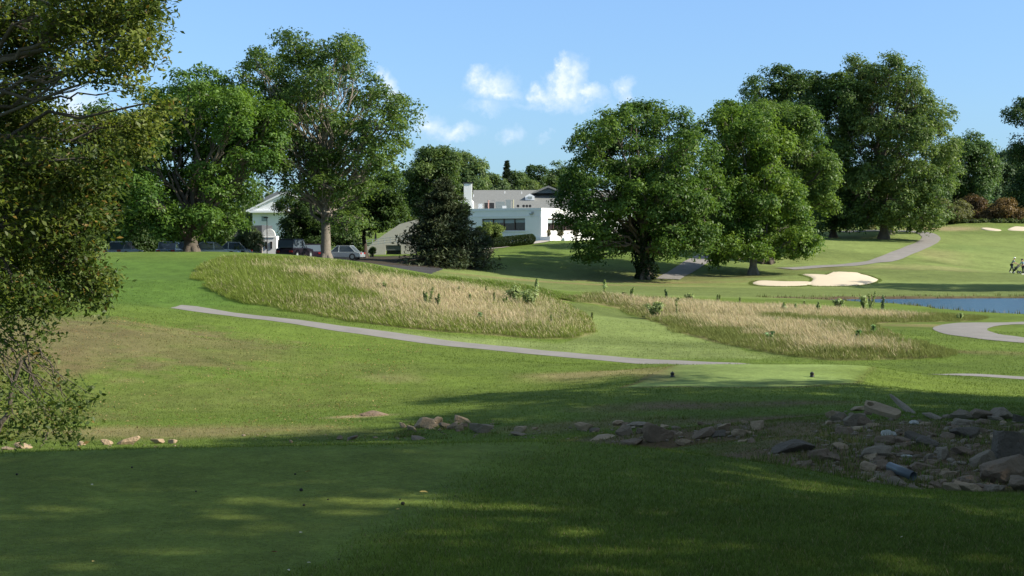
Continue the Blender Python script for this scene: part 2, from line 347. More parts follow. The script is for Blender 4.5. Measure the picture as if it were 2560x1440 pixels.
# turf: colour attribute times several sizes of mottling, with bump
def turf():
    m, nt, out = newmat('turf')
    at = N(nt,'ShaderNodeAttribute', attribute_name='Col'); geo = N(nt,'ShaderNodeNewGeometry')
    f = None
    for sc, a in ((.35,.35),(1.6,.35),(7.,.4),(30.,.55),(110.,.5)):
        nz = N(nt,'ShaderNodeTexNoise', Scale=sc, Detail=4.0, Roughness=.65); L(nt, geo.outputs['Position'], nz.inputs['Vector'])
        g = mathn(nt,'ADD', mathn(nt,'MULTIPLY', nz.outputs['Fac'], 2*a), 1-a)
        f = g if f is None else mathn(nt,'MULTIPLY', f, g); last = nz
    c = N(nt,'ShaderNodeVectorMath', operation='SCALE'); L(nt, at.outputs['Color'], c.inputs[0]); L(nt, f, c.inputs['Scale'])
    # dry straw flecks
    nf = N(nt,'ShaderNodeTexNoise', Scale=3.2, Detail=7.0, Roughness=.75); L(nt, geo.outputs['Position'], nf.inputs['Vector'])
    fl = mathn(nt,'MULTIPLY', mathn(nt,'SUBTRACT', nf.outputs['Fac'], .56), 3.0, True)
    cc = mixc(nt, mathn(nt,'MULTIPLY', fl, .4), c.outputs[0], mixc(nt, 1.0, c.outputs[0], (1.6,1.25,1.2), 'MULTIPLY'))
    b = N(nt,'ShaderNodeBsdfPrincipled'); L(nt, cc, b.inputs['Base Color']); b.inputs['Roughness'].default_value = .9; b.inputs['Specular IOR Level'].default_value = .1
    bp = N(nt,'ShaderNodeBump', Strength=.8, Distance=.03)
    n3 = N(nt,'ShaderNodeTexNoise', Scale=22.0, Detail=8.0, Roughness=.75); L(nt, geo.outputs['Position'], n3.inputs['Vector'])
    L(nt, n3.outputs['Fac'], bp.inputs['Height']); L(nt, bp.outputs[0], b.inputs['Normal'])
    L(nt, b.outputs[0], out.inputs['Surface']); return m
M_turf = turf()
M_path = plain('asphalt_path', (.225,.21,.195), .9, .28, .9, .3, bscale=60)
M_walk = plain('concrete_walk', (.42,.38,.34), .9, .12, 1.5, .2, bscale=30)
M_sand = plain('bunker_sand', (.60,.51,.38), .95, .07, 1.2, .35, bscale=9)
M_asph = plain('asphalt', (.06,.06,.065), .9, .2, 1.5)
def watermat():
    m, nt, out = newmat('pond_water'); geo = N(nt,'ShaderNodeNewGeometry')
    mp = N(nt,'ShaderNodeMapping'); mp.inputs['Scale'].default_value = (.6,2.2,1); L(nt, geo.outputs['Position'], mp.inputs['Vector'])
    nz = N(nt,'ShaderNodeTexNoise', Scale=2.4, Detail=5.0, Roughness=.6); L(nt, mp.outputs[0], nz.inputs['Vector'])
    bp = N(nt,'ShaderNodeBump', Strength=1.0, Distance=.45); L(nt, nz.outputs['Fac'], bp.inputs['Height'])
    b = N(nt,'ShaderNodeBsdfPrincipled'); b.inputs['Base Color'].default_value = (.05,.14,.25,1); b.inputs['Roughness'].default_value = .28; b.inputs['IOR'].default_value = 1.33
    L(nt, bp.outputs[0], b.inputs['Normal']); L(nt, b.outputs[0], out.inputs['Surface']); return m
M_water = watermat()
M_white = plain('white_paint', (.86,.87,.87), .7, .05, 2.0, .1)
M_trim = plain('white_trim', (.82,.83,.84), .6, .03, 2.0)
M_block = plain('beige_block', (.50,.48,.42), .85, .1, 2.0, .2)
M_shingle = plain('grey_shingles', (.20,.205,.20), .9, .30, 5.0, .6, bscale=10)
M_glassd = plain('dark_window_glass', (.03,.026,.028), .15, .2, 1.5, spec=.6)
M_blind = plain('window_blind', (.30,.36,.38), .6, .1, 2.0)
M_mull = plain('brown_window_frame', (.09,.055,.045), .5, .1, 3)
M_dark = plain('dark_metal', (.03,.03,.032), .5, .1, 3)
M_grey = plain('grey_metal', (.30,.34,.34), .5, .15, 3, metallic=.2)
M_copper = plain('red_brown_pipe', (.50,.30,.26), .6, .1, 3)
M_skin = plain('skin', (.48,.28,.20), .6, .05, 5)
M_soil = plain('dirt', (.14,.10,.065), .95, .3, 3.0, .8)

# ------------------------------------------------------------------ ground colours
col = lambda *a: np.array(a, float)
G_ROUGH = col(.088,.134,.024); G_BRIGHT = col(.128,.178,.030); G_TEE = col(.158,.200,.040); G_TEE2 = col(.175,.235,.070); G_DRY = col(.205,.180,.075)
G_BROWN = col(.150,.115,.055); G_STRAW = col(.158,.142,.060); G_DIRT = col(.155,.108,.062); G_TAN = col(.30,.245,.13); G_FAIR = col(.168,.212,.066); G_OLIVE = col(.120,.135,.038)
blobs = []       # x, y, rx, ry, colour, strength, noisy
def blob(px, py, rx, ry, c, s, noisy=.6, dmin=0):
    h = hit(px, py, dmin); blobs.append((h[0], h[1], rx, ry, c, s, noisy))
blob(250,860,6.5,8.5,G_STRAW,1.0,1.5); blob(60,840,6,9,G_STRAW,1.0,1.2); blob(440,860,5,7,G_STRAW,.9,1.6); blob(150,900,3,3,G_BROWN,.7,1.0); blob(200,820,4,3,G_BROWN,.6,1.1); blob(600,870,4,3.5,G_OLIVE,.7,.7)
blob(560,850,3,4,G_STRAW,.6,.9); blob(100,1040,4,3,G_DRY,.6,.8); blob(400,1080,4,1.6,G_DRY,.8,.6); blob(800,1085,3,1.5,G_DRY,.5,.8)
blob(980,945,1.6,1.6,G_TAN,.5,.7); blob(900,1040,.8,.35,G_TAN,.9,.3); blob(1480,935,2.5,2.0,G_DRY,.8,.5); blob(1630,935,.7,2.6,G_DRY,.6,.3)
blob(1680,1015,2.2,1.3,G_DIRT,.8,.9); blob(1950,1010,2.2,1.3,G_DIRT,.75,.9); blob(1500,1060,3,2.0,G_BROWN,.7,.9); blob(1330,1070,1.2,1.5,G_DRY,.6,.9); blob(1800,1090,2.5,3.5,G_DIRT,.9,.6)
blob(2000,1140,1.6,2.6,G_DIRT,.9,1.0); blob(2200,1150,2,2.8,G_DIRT,.95,.85); blob(2450,1140,2.5,3.5,G_DIRT,.95,.85); blob(2300,1070,3,3.,G_DIRT,.85,.8); blob(1950,1080,2,2.5,G_BROWN,.8,.8); blob(2480,1030,2.5,1.2,G_TAN,.5,.6)
blob(1900,1050,2,1.2,G_DIRT,.8,.6);blob(1650,1085,2,2.2,G_DIRT,.8,.7)
blob(1100,650,6,2.2,G_DRY,.7,.5,120); blob(1450,709,22,2.2,G_DRY,.8,.7,100); blob(1650,706,14,2.5,G_DRY,.75,.7,100); blob(1900,640,14,7,G_OLIVE,.6,.7,100); blob(2050,672,9,5,G_BROWN,.6,.8,100)
blob(2380,640,7,12,G_TAN,.55,.8,120); blob(2280,668,10,5,G_TAN,.6,.8,120); blob(2350,572,8,5,G_TAN,.8,.5,150); blob(2430,605,10,10,G_OLIVE,.3,.7,120); blob(2400,620,12,8,col(.1,.16,.05),.5,.7,120); blob(2520,660,8,12,G_FAIR*1.1,.8,.4,120)
blob(1750,712,20,3,G_OLIVE,.6,.7,100); blob(1700,690,10,8,G_BROWN,.55,.7,100); blob(1880,690,8,6,G_BROWN,.5,.7,100)
blob(2330,815,4,2.2,G_DRY,.7,.5); blob(2480,882,3.5,1.5,G_BROWN,.6,.8); blob(2300,830,2.5,3,G_ROUGH,.6,.5); blob(2500,975,4,3,G_BRIGHT,.9,.3); blob(2300,960,3,3,G_BRIGHT,.6,.5)
blob(2120,840,3,4,G_BRIGHT*.9,.7,.8); blob(1000,990,6,2,G_BRIGHT,.6,.5); blob(600,1020,6,3,G_BRIGHT*.95,.6,.6); blob(1200,925,5,2,G_ROUGH,.5,.5); blob(300,690,9,9,col(.080,.142,.026),1.0,.2); blob(420,730,8,6,col(.085,.15,.026),.9,.3); blob(500,1000,8,4,G_OLIVE*1.15,.6,.7); blob(900,930,6,4,G_OLIVE*1.2,.5,.8); blob(700,900,5,3,G_OLIVE*1.1,.5,.8)
blob(1250,858,6,1.8,G_FAIR*1.08,.8,.4); blob(1550,880,6,2.5,G_FAIR*1.05,.8,.4); blob(1750,890,4,2,G_FAIR,.7,.4)
def gcolor(x, y):
    n1 = fbm(x, y, 9, 1)[:,None]; n2 = fbm(x, y, 2.2, 4)[:,None]; n3 = fbm(x, y, .55, 8)[:,None]
    c = G_ROUGH*(1-n1)+G_BRIGHT*n1
    c = c*(.62+.56*n2+.2*n3)
    def mixin(cc, k): nonlocal c; k = np.clip(k,0,1)[:,None]; c = c*(1-k)+cc*k
    # fairway and lawn beyond the pond: long mown bands
    fw = sstep(100,112,y)*sstep(250,200,y)
    band = sstep(.42,.58, vnoise(x*.25+y*.9, y*0+3, 9, 2)*.6+vnoise(x*.1, y, 7, 5)*.4)[:,None]
    mixin(G_FAIR*(.82+.3*band)*(.9+.2*n2), fw*.95)
    mixin(G_ROUGH*1.15*(.8+.4*n2), fw*sstep(140,150,y)*sstep(32,20,x)*.8)
    # tees
    tp = polydist(x,y,tee1)+(n3[:,0]-.5)*.22; tst = (x+.52*y); tst = .5+.5*np.sin(tst*2*math.pi/1.05+2*n2[:,0])
    mixin(G_TEE*(.74+.34*n2+.12*tst[:,None])*(.85+.3*n3), sstep(-.42,.30,tp+(fbm(x,y,1.6,3)-.5)*.5)*.88); mixin(G_TEE*col(.8,1.05,1.1), sstep(.30,.05,np.abs(tp-.1))*.18)
    mixin(G_TEE2*(.8+.4*sstep(.3,.7,vnoise(x*.25,y,1.1,2))[:,None]), sstep(-.03,.05,polydist(x,y,tee2)))
    d1 = np.abs(polydist(x,y,tee2)+.12); mixin(G_DIRT*.9, sstep(.10,.03,d1)*.6)
    # mown channel between the meadows
    ch = inpoly(x,y,CHAN); st = sstep(.35,.65,vnoise(x*.15+y*.75, x*0, 2.4, 4))[:,None]
    mixin(G_FAIR*(.62+.55*st)*(.9+.2*n2), ch*.85)
    # meadow ground
    k1 = sstep(-.2,.3,polydist(x,y,fes1)); k2 = sstep(-.2,.3,polydist(x,y,fes2))
    mixin(G_TAN*.9*n2+G_OLIVE*(1-n2)*1.6, np.maximum(k1,k2))
    for (bx,by,rx,ry,cc,s,nn) in blobs:
        r = ((x-bx)/rx)**2+((y-by)/ry)**2
        k = np.where(r < 6)[0]
        if not len(k): continue
        w = np.zeros(len(x)); w[k] = np.exp(-r[k]*1.3)*s*2.0
        nz = fbm(x[k], y[k], .9 if by < 60 else 4, 6)
        w[k] = np.clip(w[k]-nn*nz*1.2, 0, 1); mixin(cc*(.75+.5*n3), w*min(1,s+.15))
    # dirt on the pond banks
    k = (x>10)&(x<90)&(y>75)&(y<130)
    if k.any():
        w = np.zeros(len(x)); dd = polydist(x[k],y[k],pond); w[k] = sstep(-1.5,-.6,dd+(fbm(x[k],y[k],1.5)-.5)); mixin(col(.10,.07,.045), w)
    k = inpoly(x,y,parking); mixin(col(.06,.06,.062), k*1.0)
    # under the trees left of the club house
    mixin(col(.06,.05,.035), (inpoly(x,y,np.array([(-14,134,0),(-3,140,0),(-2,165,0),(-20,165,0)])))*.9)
    return np.clip(c, 0.005, 1)
CHAN = hits([(1400,757),(1470,790),(1490,830),(1440,848),(1400,862),(1560,872),(1700,888),(1900,898),(1850,872),(1760,850),(1680,826),(1600,797),(1540,774),(1460,760)])
def spaced(segs):
    out = [segs[0][0]]
    for a, b, s0, s1 in segs:
        x = a
        while x < b-1e-6:
            t = (x-a)/(b-a); x += s0+(s1-s0)*t; out.append(min(x, b))
    return np.array(out)
ys = spaced([(-70,-5,8,2),(-5,5,1,.4),(5,13.5,.08,.08),(13.5,36,.12,.2),(36,60,.2,.28),(60,130,.3,.6),(130,240,.7,1.4),(240,600,3,20),(600,2500,20,200)])
xp = spaced([(0,5,.09,.1),(5,13,.13,.22),(13,30,.25,.45),(30,60,.5,.8),(60,120,1,4),(120,1800,6,150)])
xs = np.concatenate([-xp[::-1], xp[1:]])
X, Y = np.meshgrid(xs, ys); Z = ground(X.ravel(), Y.ravel()).reshape(X.shape)
nx, ny = len(xs), len(ys)
idx = np.arange(nx*ny).reshape(ny, nx)
Fq = np.stack([idx[:-1,:-1].ravel(), idx[:-1,1:].ravel(), idx[1:,1:].ravel(), idx[1:,:-1].ravel()], 1)
GC = gcolor(X.ravel(), Y.ravel())
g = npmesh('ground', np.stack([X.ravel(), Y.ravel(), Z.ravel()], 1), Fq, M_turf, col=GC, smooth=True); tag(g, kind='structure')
# sample height of the actual mesh (bilinear)
def gz(x, y):
    x = np.atleast_1d(np.asarray(x,float)); y = np.atleast_1d(np.asarray(y,float))
    i = np.clip(np.searchsorted(xs, x)-1, 0, nx-2); j = np.clip(np.searchsorted(ys, y)-1, 0, ny-2)
    fx = np.clip((x-xs[i])/(xs[i+1]-xs[i]),0,1); fy = np.clip((y-ys[j])/(ys[j+1]-ys[j]),0,1)
    return (Z[j,i]*(1-fx)+Z[j,i+1]*fx)*(1-fy)+(Z[j+1,i]*(1-fx)+Z[j+1,i+1]*fx)*fy
def gz1(x, y): return float(gz(x, y)[0])
def strip(name, line, w, mat, off=.03, nc=7):
    line = np.asarray(line)[:,:2]; seg = np.hypot(*np.diff(line, axis=0).T); s = np.concatenate([[0], np.cumsum(seg)])
    k = max(8, int(s[-1]/.4)); t = np.linspace(0, s[-1], k); lx = np.interp(t, s, line[:,0]); ly = np.interp(t, s, line[:,1])
    tx = np.gradient(lx); ty = np.gradient(ly); l = np.hypot(tx, ty); nxn, nyn = -ty/l, tx/l
    V = []
    for c in range(nc):
        u = (c/(nc-1)-.5)*w; jit = (fbm(t, t*0, .8, 3+c)-.5)*.10 if c in (0, nc-1) else 0
        x = lx+nxn*(u+jit); y = ly+nyn*(u+jit); V.append(np.stack([x, y, gz(x, y)+off-(.02 if c in (0,nc-1) else 0)], 1))
    V = np.stack(V, 1).reshape(-1, 3); ii = np.arange(k*nc).reshape(k, nc)
    f = np.stack([ii[:-1,:-1].ravel(), ii[:-1,1:].ravel(), ii[1:,1:].ravel(), ii[1:,:-1].ravel()], 1)
    o = npmesh(name, V, f, mat, smooth=True); tag(o, kind='structure'); return o
strip('path', path1, 1.65, M_path); strip('path', path2, 2.4, M_path, .035); strip('path', path3, 2.6, M_path, .06); strip('path', path4, 2.4, M_path, .06); strip('walkway', path5, 1.8, M_walk, .07)
def drape(name, poly, mat, off, rings=10):
    poly = np.asarray(poly)[:,:2]; c = poly.mean(0); V = []; m = len(poly)
    for r in range(rings+1):
        q = c+(poly-c)*(r/rings); z = gz(q[:,0], q[:,1])+off-(off*.9 if r == rings else 0)
        V.append(np.concatenate([q, z[:,None]], 1))
    V = np.concatenate(V); ii = np.arange((rings+1)*m).reshape(rings+1, m); jj = np.roll(ii, -1, 1)
    f = np.stack([ii[:-1].ravel(), jj[:-1].ravel(), jj[1:].ravel(), ii[1:].ravel()], 1)
    return tag(npmesh(name, V, f, mat, smooth=True), kind='structure')
for b in (bunkerA, bunkerB, bunkerC, bunkerD): drape('sand_bunker', b, M_sand, .10)
pw = np.array([(10,80),(90,80),(90,125),(10,125)])
bigp = catmull(np.array([(p[0], p[1], 0) for p in pond[::5]]), 5, True); cpn = pond[:,:2].mean(0)
MBp = MB(); q = [(cpn[0]+(p[0]-cpn[0])*1.04, cpn[1]+(p[1]-cpn[1])*1.10, WZ) for p in pond]; MBp.add(q, [tuple(range(len(q)))])
tag(MBp.build('pond_water', M_water), kind='structure')

# ------------------------------------------------------------------ trees
def leaves(pos, nrm, size, colr, fold=.18, long=1.5):
    """rhombic folded leaves: pos (n,3) centre, nrm (n,3), size (n,), colr (n,3) -> V, F, col"""
    n = len(pos); nrm = nrm/np.linalg.norm(nrm, axis=1, keepdims=True)
    a = rng.normal(size=(n,3)); u = np.cross(nrm, a); u /= np.linalg.norm(u, axis=1, keepdims=True); w = np.cross(nrm, u)
    s = size[:,None]
    V = np.stack([pos-u*s*.5*long, pos+w*s*.36+nrm*s*fold, pos+u*s*.5*long-nrm*s*.1, pos-w*s*.36+nrm*s*fold], 1).reshape(-1,3)
    Fc = np.arange(4*n).reshape(n,4)
    return V, Fc, np.repeat(colr, 4, 0)
def tubes(paths, nseg=6):
    """paths: list of (points (k,3), radii (k,)) -> V,F"""
    VV = []; FF = []; b = 0
    for pt, rd in paths:
        pt = np.asarray(pt, float); rd = np.asarray(rd, float); k = len(pt)
        t = np.gradient(pt, axis=0); t /= np.linalg.norm(t, axis=1, keepdims=True)+1e-9
        ref = np.array([0.31,.95,.05]); u = np.cross(t, ref); u /= np.linalg.norm(u, axis=1, keepdims=True)+1e-9; w = np.cross(t, u)
        an = np.arange(nseg)*2*math.pi/nseg
        ring = pt[:,None]+(u[:,None]*np.cos(an)[None,:,None]+w[:,None]*np.sin(an)[None,:,None])*rd[:,None,None]
        VV.append(ring.reshape(-1,3)); ii = b+np.arange(k*nseg).reshape(k,nseg); jj = np.roll(ii,-1,1)
        FF.append(np.stack([ii[:-1].ravel(), jj[:-1].ravel(), jj[1:].ravel(), ii[1:].ravel()], 1)); b += k*nseg
    return np.concatenate(VV), np.concatenate(FF)
def wob(a, b, k, amp, sag=0):
    a = np.asarray(a,float); b = np.asarray(b,float); t = np.linspace(0,1,k)[:,None]
    p = a+(b-a)*t; off = rng.normal(size=(k,3))*amp*np.linalg.norm(b-a)*np.sin(np.pi*t)
    p = p+off; p[:,2] += (np.sin(np.pi*t)*sag)[:,0]; return p
def crown_pts(lobes, n, rt, shell=.55):
    """lobes: (m,6) centre + radii. Returns tuft centres, outward dirs."""
    lobes = np.asarray(lobes, float); ar = (lobes[:,3]*lobes[:,5]+lobes[:,4]*lobes[:,5]+lobes[:,3]*lobes[:,4])
    w = ar/ar.sum(); P_ = []; D_ = []; got = 0
    # every lobe is itself a heap of smaller boughs, so the outline is lumpy and has gaps
    NS = 11; SD = rng.normal(size=(len(lobes),NS,3)); SD /= np.linalg.norm(SD,axis=2,keepdims=True); SD *= (.62+.26*rng.random((len(lobes),NS,1)))
    SR = .3+.1*rng.random((len(lobes),3)); SRk = np.full((len(lobes),1), .33)
    while got < n:
        k = rng.choice(len(lobes), n, p=w)
        j = SD[k, rng.integers(0, NS, n)]; sr = SR[k, rng.integers(0, 3, n)]*0+SRk[k, (j[:,0]*0).astype(int)]
        e = rng.normal(size=(n,3)); e /= np.linalg.norm(e,axis=1,keepdims=True)
        q_ = j+e*(sr*(.55+.62*rng.random(n)))[:,None]
        d = q_/(np.linalg.norm(q_,axis=1,keepdims=True)+1e-6)
        p = lobes[k,:3]+q_*lobes[k,3:]; d = d*.5+e*.6
        # how deep inside the other lobes
        q = ((p[:,None]-lobes[None,:,:3])/lobes[None,:,3:]); dd = (q**2).sum(2); dd[np.arange(n),k] = 9
        deep = dd.min(1) < .40
        keep = ~deep | (rng.random(n) < .25)
        P_.append(p[keep]); D_.append(d[keep]); got += keep.sum()
    return np.concatenate(P_)[:n], np.concatenate(D_)[:n]
LS, LN, LB = .74, 1.7, 1.92
def make_crown(name, lobes, nleaf, lsize, c0, c1, parent, per=24, rt=.7, mat=None, flat=.55, droop=0., up=.5, yellow=0., shell=.55, ygap=None, long=1.5, rnd=.75):
    nt_ = max(6, int(nleaf*LN)//per); P0, D0 = crown_pts(lobes, nt_, rt, shell)
    if ygap is not None:
        k = ygap(P0); P0, D0 = P0[k], D0[k]
    nt_ = len(P0)
    sz = rt*(.6+.8*rng.random(nt_))
    k = np.repeat(np.arange(nt_), per); n = len(k)
    g_ = rng.normal(size=(n,3)); g_ /= np.linalg.norm(g_,axis=1,keepdims=True)
    rr = rng.random(n)**.45
    # dome shaped tufts: push leaves to the outer/upper half
    ax = D0*.7+np.array([0,0,up]); ax /= np.linalg.norm(ax,axis=1,keepdims=True)
    s_ = (g_*ax[k]).sum(1,keepdims=True); g_ = np.where(s_ < -.2, g_-2*s_*ax[k]*.8, g_)
    off = g_*rr[:,None]*sz[k][:,None]; off[:,2] *= flat+.2
    pos = P0[k]+off; pos[:,2] -= droop*rr*sz[k]
    nrm = g_*.55+ax[k]*.45+np.array([0,0,.25])+rng.normal(size=(n,3))*rnd*.6
    tv = rng.random(nt_)[k]; hv = fbm(P0[:,0]+P0[:,1]*.3, P0[:,2], 3.5, 3)[k]
    mixv = np.clip(.55*tv+.9*(hv-.5)+.15*rng.normal(size=n)+.1, 0, 1)[:,None]
    cc = (np.array(c0)*(1-mixv)+np.array(c1)*mixv)*(.8+.4*rng.random(n))[:,None]
    if yellow: y = rng.random(n) < yellow; cc[y] = cc[y]*.3+np.array([.30,.20,.03])*.7
    V, Fc, cv_ = leaves(pos, nrm, lsize*LS*(.7+.6*rng.random(n)), cc*LB, long=long)
    o = npmesh(name, V, Fc, mat or M_leaf, parent, cv_)
    return o, P0
TREES = []
def tree(name, label, cat, base, lobes, wpx, leaf=(26000,.30), c=((.028,.058,.013),(.075,.120,.020)), fork=.25, depth=None, group=None, per=24, rt=.75, bark=None,
         top=None, flat=.55, yellow=0., shell=.5, seed=0, core=True, baseworld=None, lobedy=.45, limbs=True, up=.5, ivy=False, droop=0., kind=None, ygap=None, rnd=.75):
    """base=(px,py,d); lobes in photo px at distance d (cx,cy,rx,ry[,dy metres]); wpx trunk width in px"""
    global rng
    rng = np.random.default_rng(1000+seed+len(TREES)*17)
    px, py, d = base; b = P(px, py, d); b[2] = gz1(b[0], b[1]); m = d/F
    lw = []
    cxm = np.mean([l[0] for l in lobes]); hw = (max(l[0]+l[2] for l in lobes)-min(l[0]-l[2] for l in lobes))/2*m
    for i, l in enumerate(lobes):
        c_ = P(l[0], l[1], d); rx, rz = l[2]*m, l[3]*m
        dy = l[4] if len(l) > 4 else (rng.random()*2-1)*lobedy*hw*math.sqrt(max(0.05, 1-min(1, abs(l[0]-cxm)*m/hw)**2))
        c_[1] += dy; sc_ = (d+dy)/d; c_[0] *= sc_; c_[2] *= sc_
        lw.append((*c_, rx, (rx+rz)/2*1.05, rz))
    if core:
        lw0 = list(lw)
        for (x_,y_,z_,a_,b_,c_) in lw0:                      # round the crown out to the front and back
            dy = (rng.random()*.5+.35)*hw*.8*rng.choice([-1,1]); q = 1-.5*abs(dy)/hw
            lw.append((x_*.0+ (x_-b[0])*q+b[0], b[1]+dy, z_, a_*.8, b_*.8, c_*.85))
    t = empty(name, b); tag(t, label, cat, group)
    cr, P0 = make_crown('crown', lw, leaf[0], leaf[1], c[0], c[1], t, per=per, rt=rt, flat=flat, yellow=yellow, shell=shell, up=up, droop=droop, ygap=ygap, rnd=rnd)
    # trunk and limbs
    zt = max(l[2]+l[5]*.5 for l in lw); H = zt-b[2]; r0 = wpx*m/2
    tp = np.array([np.mean([l[0] for l in lw])*.5+b[0]*.5, b[1], zt]) if top is None else P(top[0], top[1], d)
    tr = wob(b-np.array([0,0,.4]), tp, 12, .012); tr[:3,0] = b[0]; tr[:3,1] = b[1]
    tt = np.linspace(0,1,12); rad = r0*(1-.92*tt**.62); rad[0] *= 1.35
    tr[0,2] = b[2]-.5; tr[1,2] = b[2]+max(r0*1.6,.3)
    paths = [(tr, rad)]
    # root flares
    for a in range(5):
        an = a*1.26+rng.random()*.5; e = b+np.array([math.cos(an)*r0*1.45, math.sin(an)*r0*1.45, -.25]); s0 = b+np.array([math.cos(an)*r0*.4, math.sin(an)*r0*.4, r0*1.4])
        paths.append((np.array([s0,(s0+e)/2+np.array([0,0,-.12*r0]),e]), [r0*.5,r0*.38,r0*.15]))
    if limbs:
        for l in lw:
            c_ = np.array(l[:3]); zz = b[2]+H*min(.85, max(fork, fork+(c_[2]-b[2])/H*.45-.1*rng.random()-.12))
            f_ = np.clip((zz-b[2])/H, 0, 1)*11; i0 = int(f_); i1 = min(i0+1,11); s0 = tr[i0]+(tr[i1]-tr[i0])*(f_-i0)
            rl = min(np.interp(f_, np.arange(12), rad)*.42, r0*.24)
            pl = wob(s0, c_, 7, .05, .04*np.linalg.norm(c_-s0)); paths.append((pl, rl*np.linspace(1,.22,7)))
            dd = ((P0-c_)/np.array(l[3:]))**2; near = np.where(dd.sum(1) < 1.3)[0]
            if len(near):
                for q in rng.choice(near, min(7,len(near)), replace=False):
                    st = pl[rng.integers(3,7)]; paths.append((wob(st, P0[q], 5, .07), rl*np.linspace(.3,.06,5)+.008))
    V, Fc = tubes(paths, 8)
    npmesh('trunk', V, Fc, bark or M_bark, t, smooth=True)
    if ivy:
        n = 1500; a = rng.random(n)*2*math.pi; h_ = rng.random(n)*H*.33; rr = r0*(1.15+.5*rng.random(n)*(1+np.sin(h_*2.2+a)))
        pos = np.stack([b[0]+np.cos(a)*rr, b[1]+np.sin(a)*rr, b[2]+h_], 1); nr = np.stack([np.cos(a),np.sin(a),.3+0*a],1)+rng.normal(size=(n,3))*.5
        V, Fc, cc = leaves(pos, nr, .2+.12*rng.random(n), np.array([[.022,.045,.012]])*(.7+.8*rng.random((n,1))))
        npmesh('ivy', V, Fc, M_leaf, t, cc)
    TREES.append(t); return t
DK = ((.022,.048,.012),(.060,.100,.018)); MD = ((.030,.064,.014),(.085,.130,.022)); YG0 = ((.038,.078,.014),(.125,.165,.022)); FAR = ((.035,.070,.024),(.085,.125,.036))
# the big open tree left of centre
tree('shade_tree', 'tallest shade tree left of the white club house, airy crown with pale bare limbs showing', 'tree', (815,650,125),
 [(800,115,95,52),(730,150,36,40),(870,140,46,52),(905,180,34,36),(650,160,46,46),(610,185,38,32),(690,215,60,50),(760,230,70,55),(850,240,60,50),(930,230,52,44),(975,260,40,44),
  (640,290,70,60),(700,330,70,60),(780,330,70,60),(880,330,60,56),(960,330,54,56),(1010,310,42,50),(1020,270,26,30),
  (690,420,58,44),(640,370,45,40),(760,410,60,50),(860,420,60,44),(940,410,54,40),(990,390,40,36),(920,470,60,28),(860,500,50,34),(740,470,50,28),(870,560,38,30),(800,200,50,40),(820,280,50,44),(800,380,50,44),(860,380,50,40),(740,360,50,40),(650,240,50,36),(700,250,50,44),(830,470,50,30),(905,545,40,26)],
 34, leaf=(33000,.27), c=((.030,.060,.016),(.085,.125,.026)), fork=.2, rt=.85, bark=M_barkl, seed=3, top=(805,120), shell=.45, up=.7, core=True, lobedy=.8, per=26)
tree('shade_tree', 'broad bushy tree between the leaning near tree and the tallest shade tree', 'tree', (478,650,118),
 [(470,225,80,50),(540,260,80,60),(600,290,70,70),(400,270,70,60),(430,330,80,60),(520,350,90,60),(610,380,70,60),(660,330,55,55),(690,290,40,40),(400,410,70,60),(380,500,70,50),(480,460,80,50),(560,450,80,55),(600,465,48,46),
  (430,560,80,40),(540,560,70,36),(570,545,38,34),(350,560,60,44),(330,330,60,60),(320,440,60,60),(650,400,42,34)],
 46, leaf=(44000,.27), c=((.030,.066,.012),(.085,.140,.022)), fork=.12, rt=.8, seed=5, top=(500,220), per=26)
tree('shade_tree', 'dark tree seen behind the leaning near tree at the left edge', 'tree', (230,655,122),
 [(230,330,90,70),(160,420,90,70),(280,470,80,60),(200,540,90,50),(90,480,80,70),(60,350,80,80),(300,380,60,60),(120,560,80,50),(-60,450,100,100)], 36, leaf=(26000,.30), c=DK, rt=.85, seed=6)
tree('shrub_tree', 'dark rounded tree directly behind the trunk of the tallest shade tree', 'tree', (760,648,148),
 [(750,520,60,40),(790,560,60,40),(730,580,40,34),(830,590,50,30),(712,565,16,20),(780,600,60,22),(880,590,40,34),(860,540,40,40)], 20, leaf=(19000,.26), c=((.014,.030,.009),(.045,.075,.014)), rt=.7, seed=8, fork=.1)
tree('small_tree', 'small dark tree with a leaning black trunk in front of the beige ramp wall', 'tree', (912,640,150),
 [(900,480,50,40),(960,480,50,44),(940,530,56,34),(985,520,36,34),(880,530,40,34),(975,450,34,24),(900,560,26,18),(955,562,30,16)], 18, leaf=(16000,.26), c=((.020,.042,.012),(.06,.10,.02)), rt=.65, seed=9, fork=.3, bark=M_barkd)
tree('shade_tree', 'broad green tree rising directly behind the dark conifer near the chimney', 'tree', (1110,648,158),
 [(1070,405,50,34),(1110,400,34,30),(1060,450,50,40),(1105,450,38,44),(1035,430,28,30),(1080,510,60,50),(1130,510,34,40),(1040,480,40,40)], 16, leaf=(22000,.28), c=((.030,.058,.018),(.085,.120,.032)), rt=.8, seed=10)
tree('leafy_tree', 'dark broad leaved tree with an ivy covered trunk, left one of the two round trees', 'tree', (1612,699,142),
 [(1600,300,80,44),(1530,320,70,50),(1680,320,70,54),(1470,370,60,52),(1440,430,44,50),(1740,380,54,60),(1560,400,90,60),(1660,410,90,60),(1430,500,44,50),(1500,490,80,50),(1600,500,90,50),(1700,490,80,60),(1770,470,50,56),
  (1440,560,50,40),(1520,570,70,40),(1480,610,44,30),(1560,600,36,26),(1690,570,80,50),(1760,550,56,50),(1740,610,56,34),(1670,620,44,26),(1800,500,30,36),(1460,640,24,14)],
 36, leaf=(46000,.30), c=((.022,.052,.012),(.078,.125,.022)), fork=.2, rt=.85, seed=11, ivy=True, top=(1590,320), per=24, group=None)
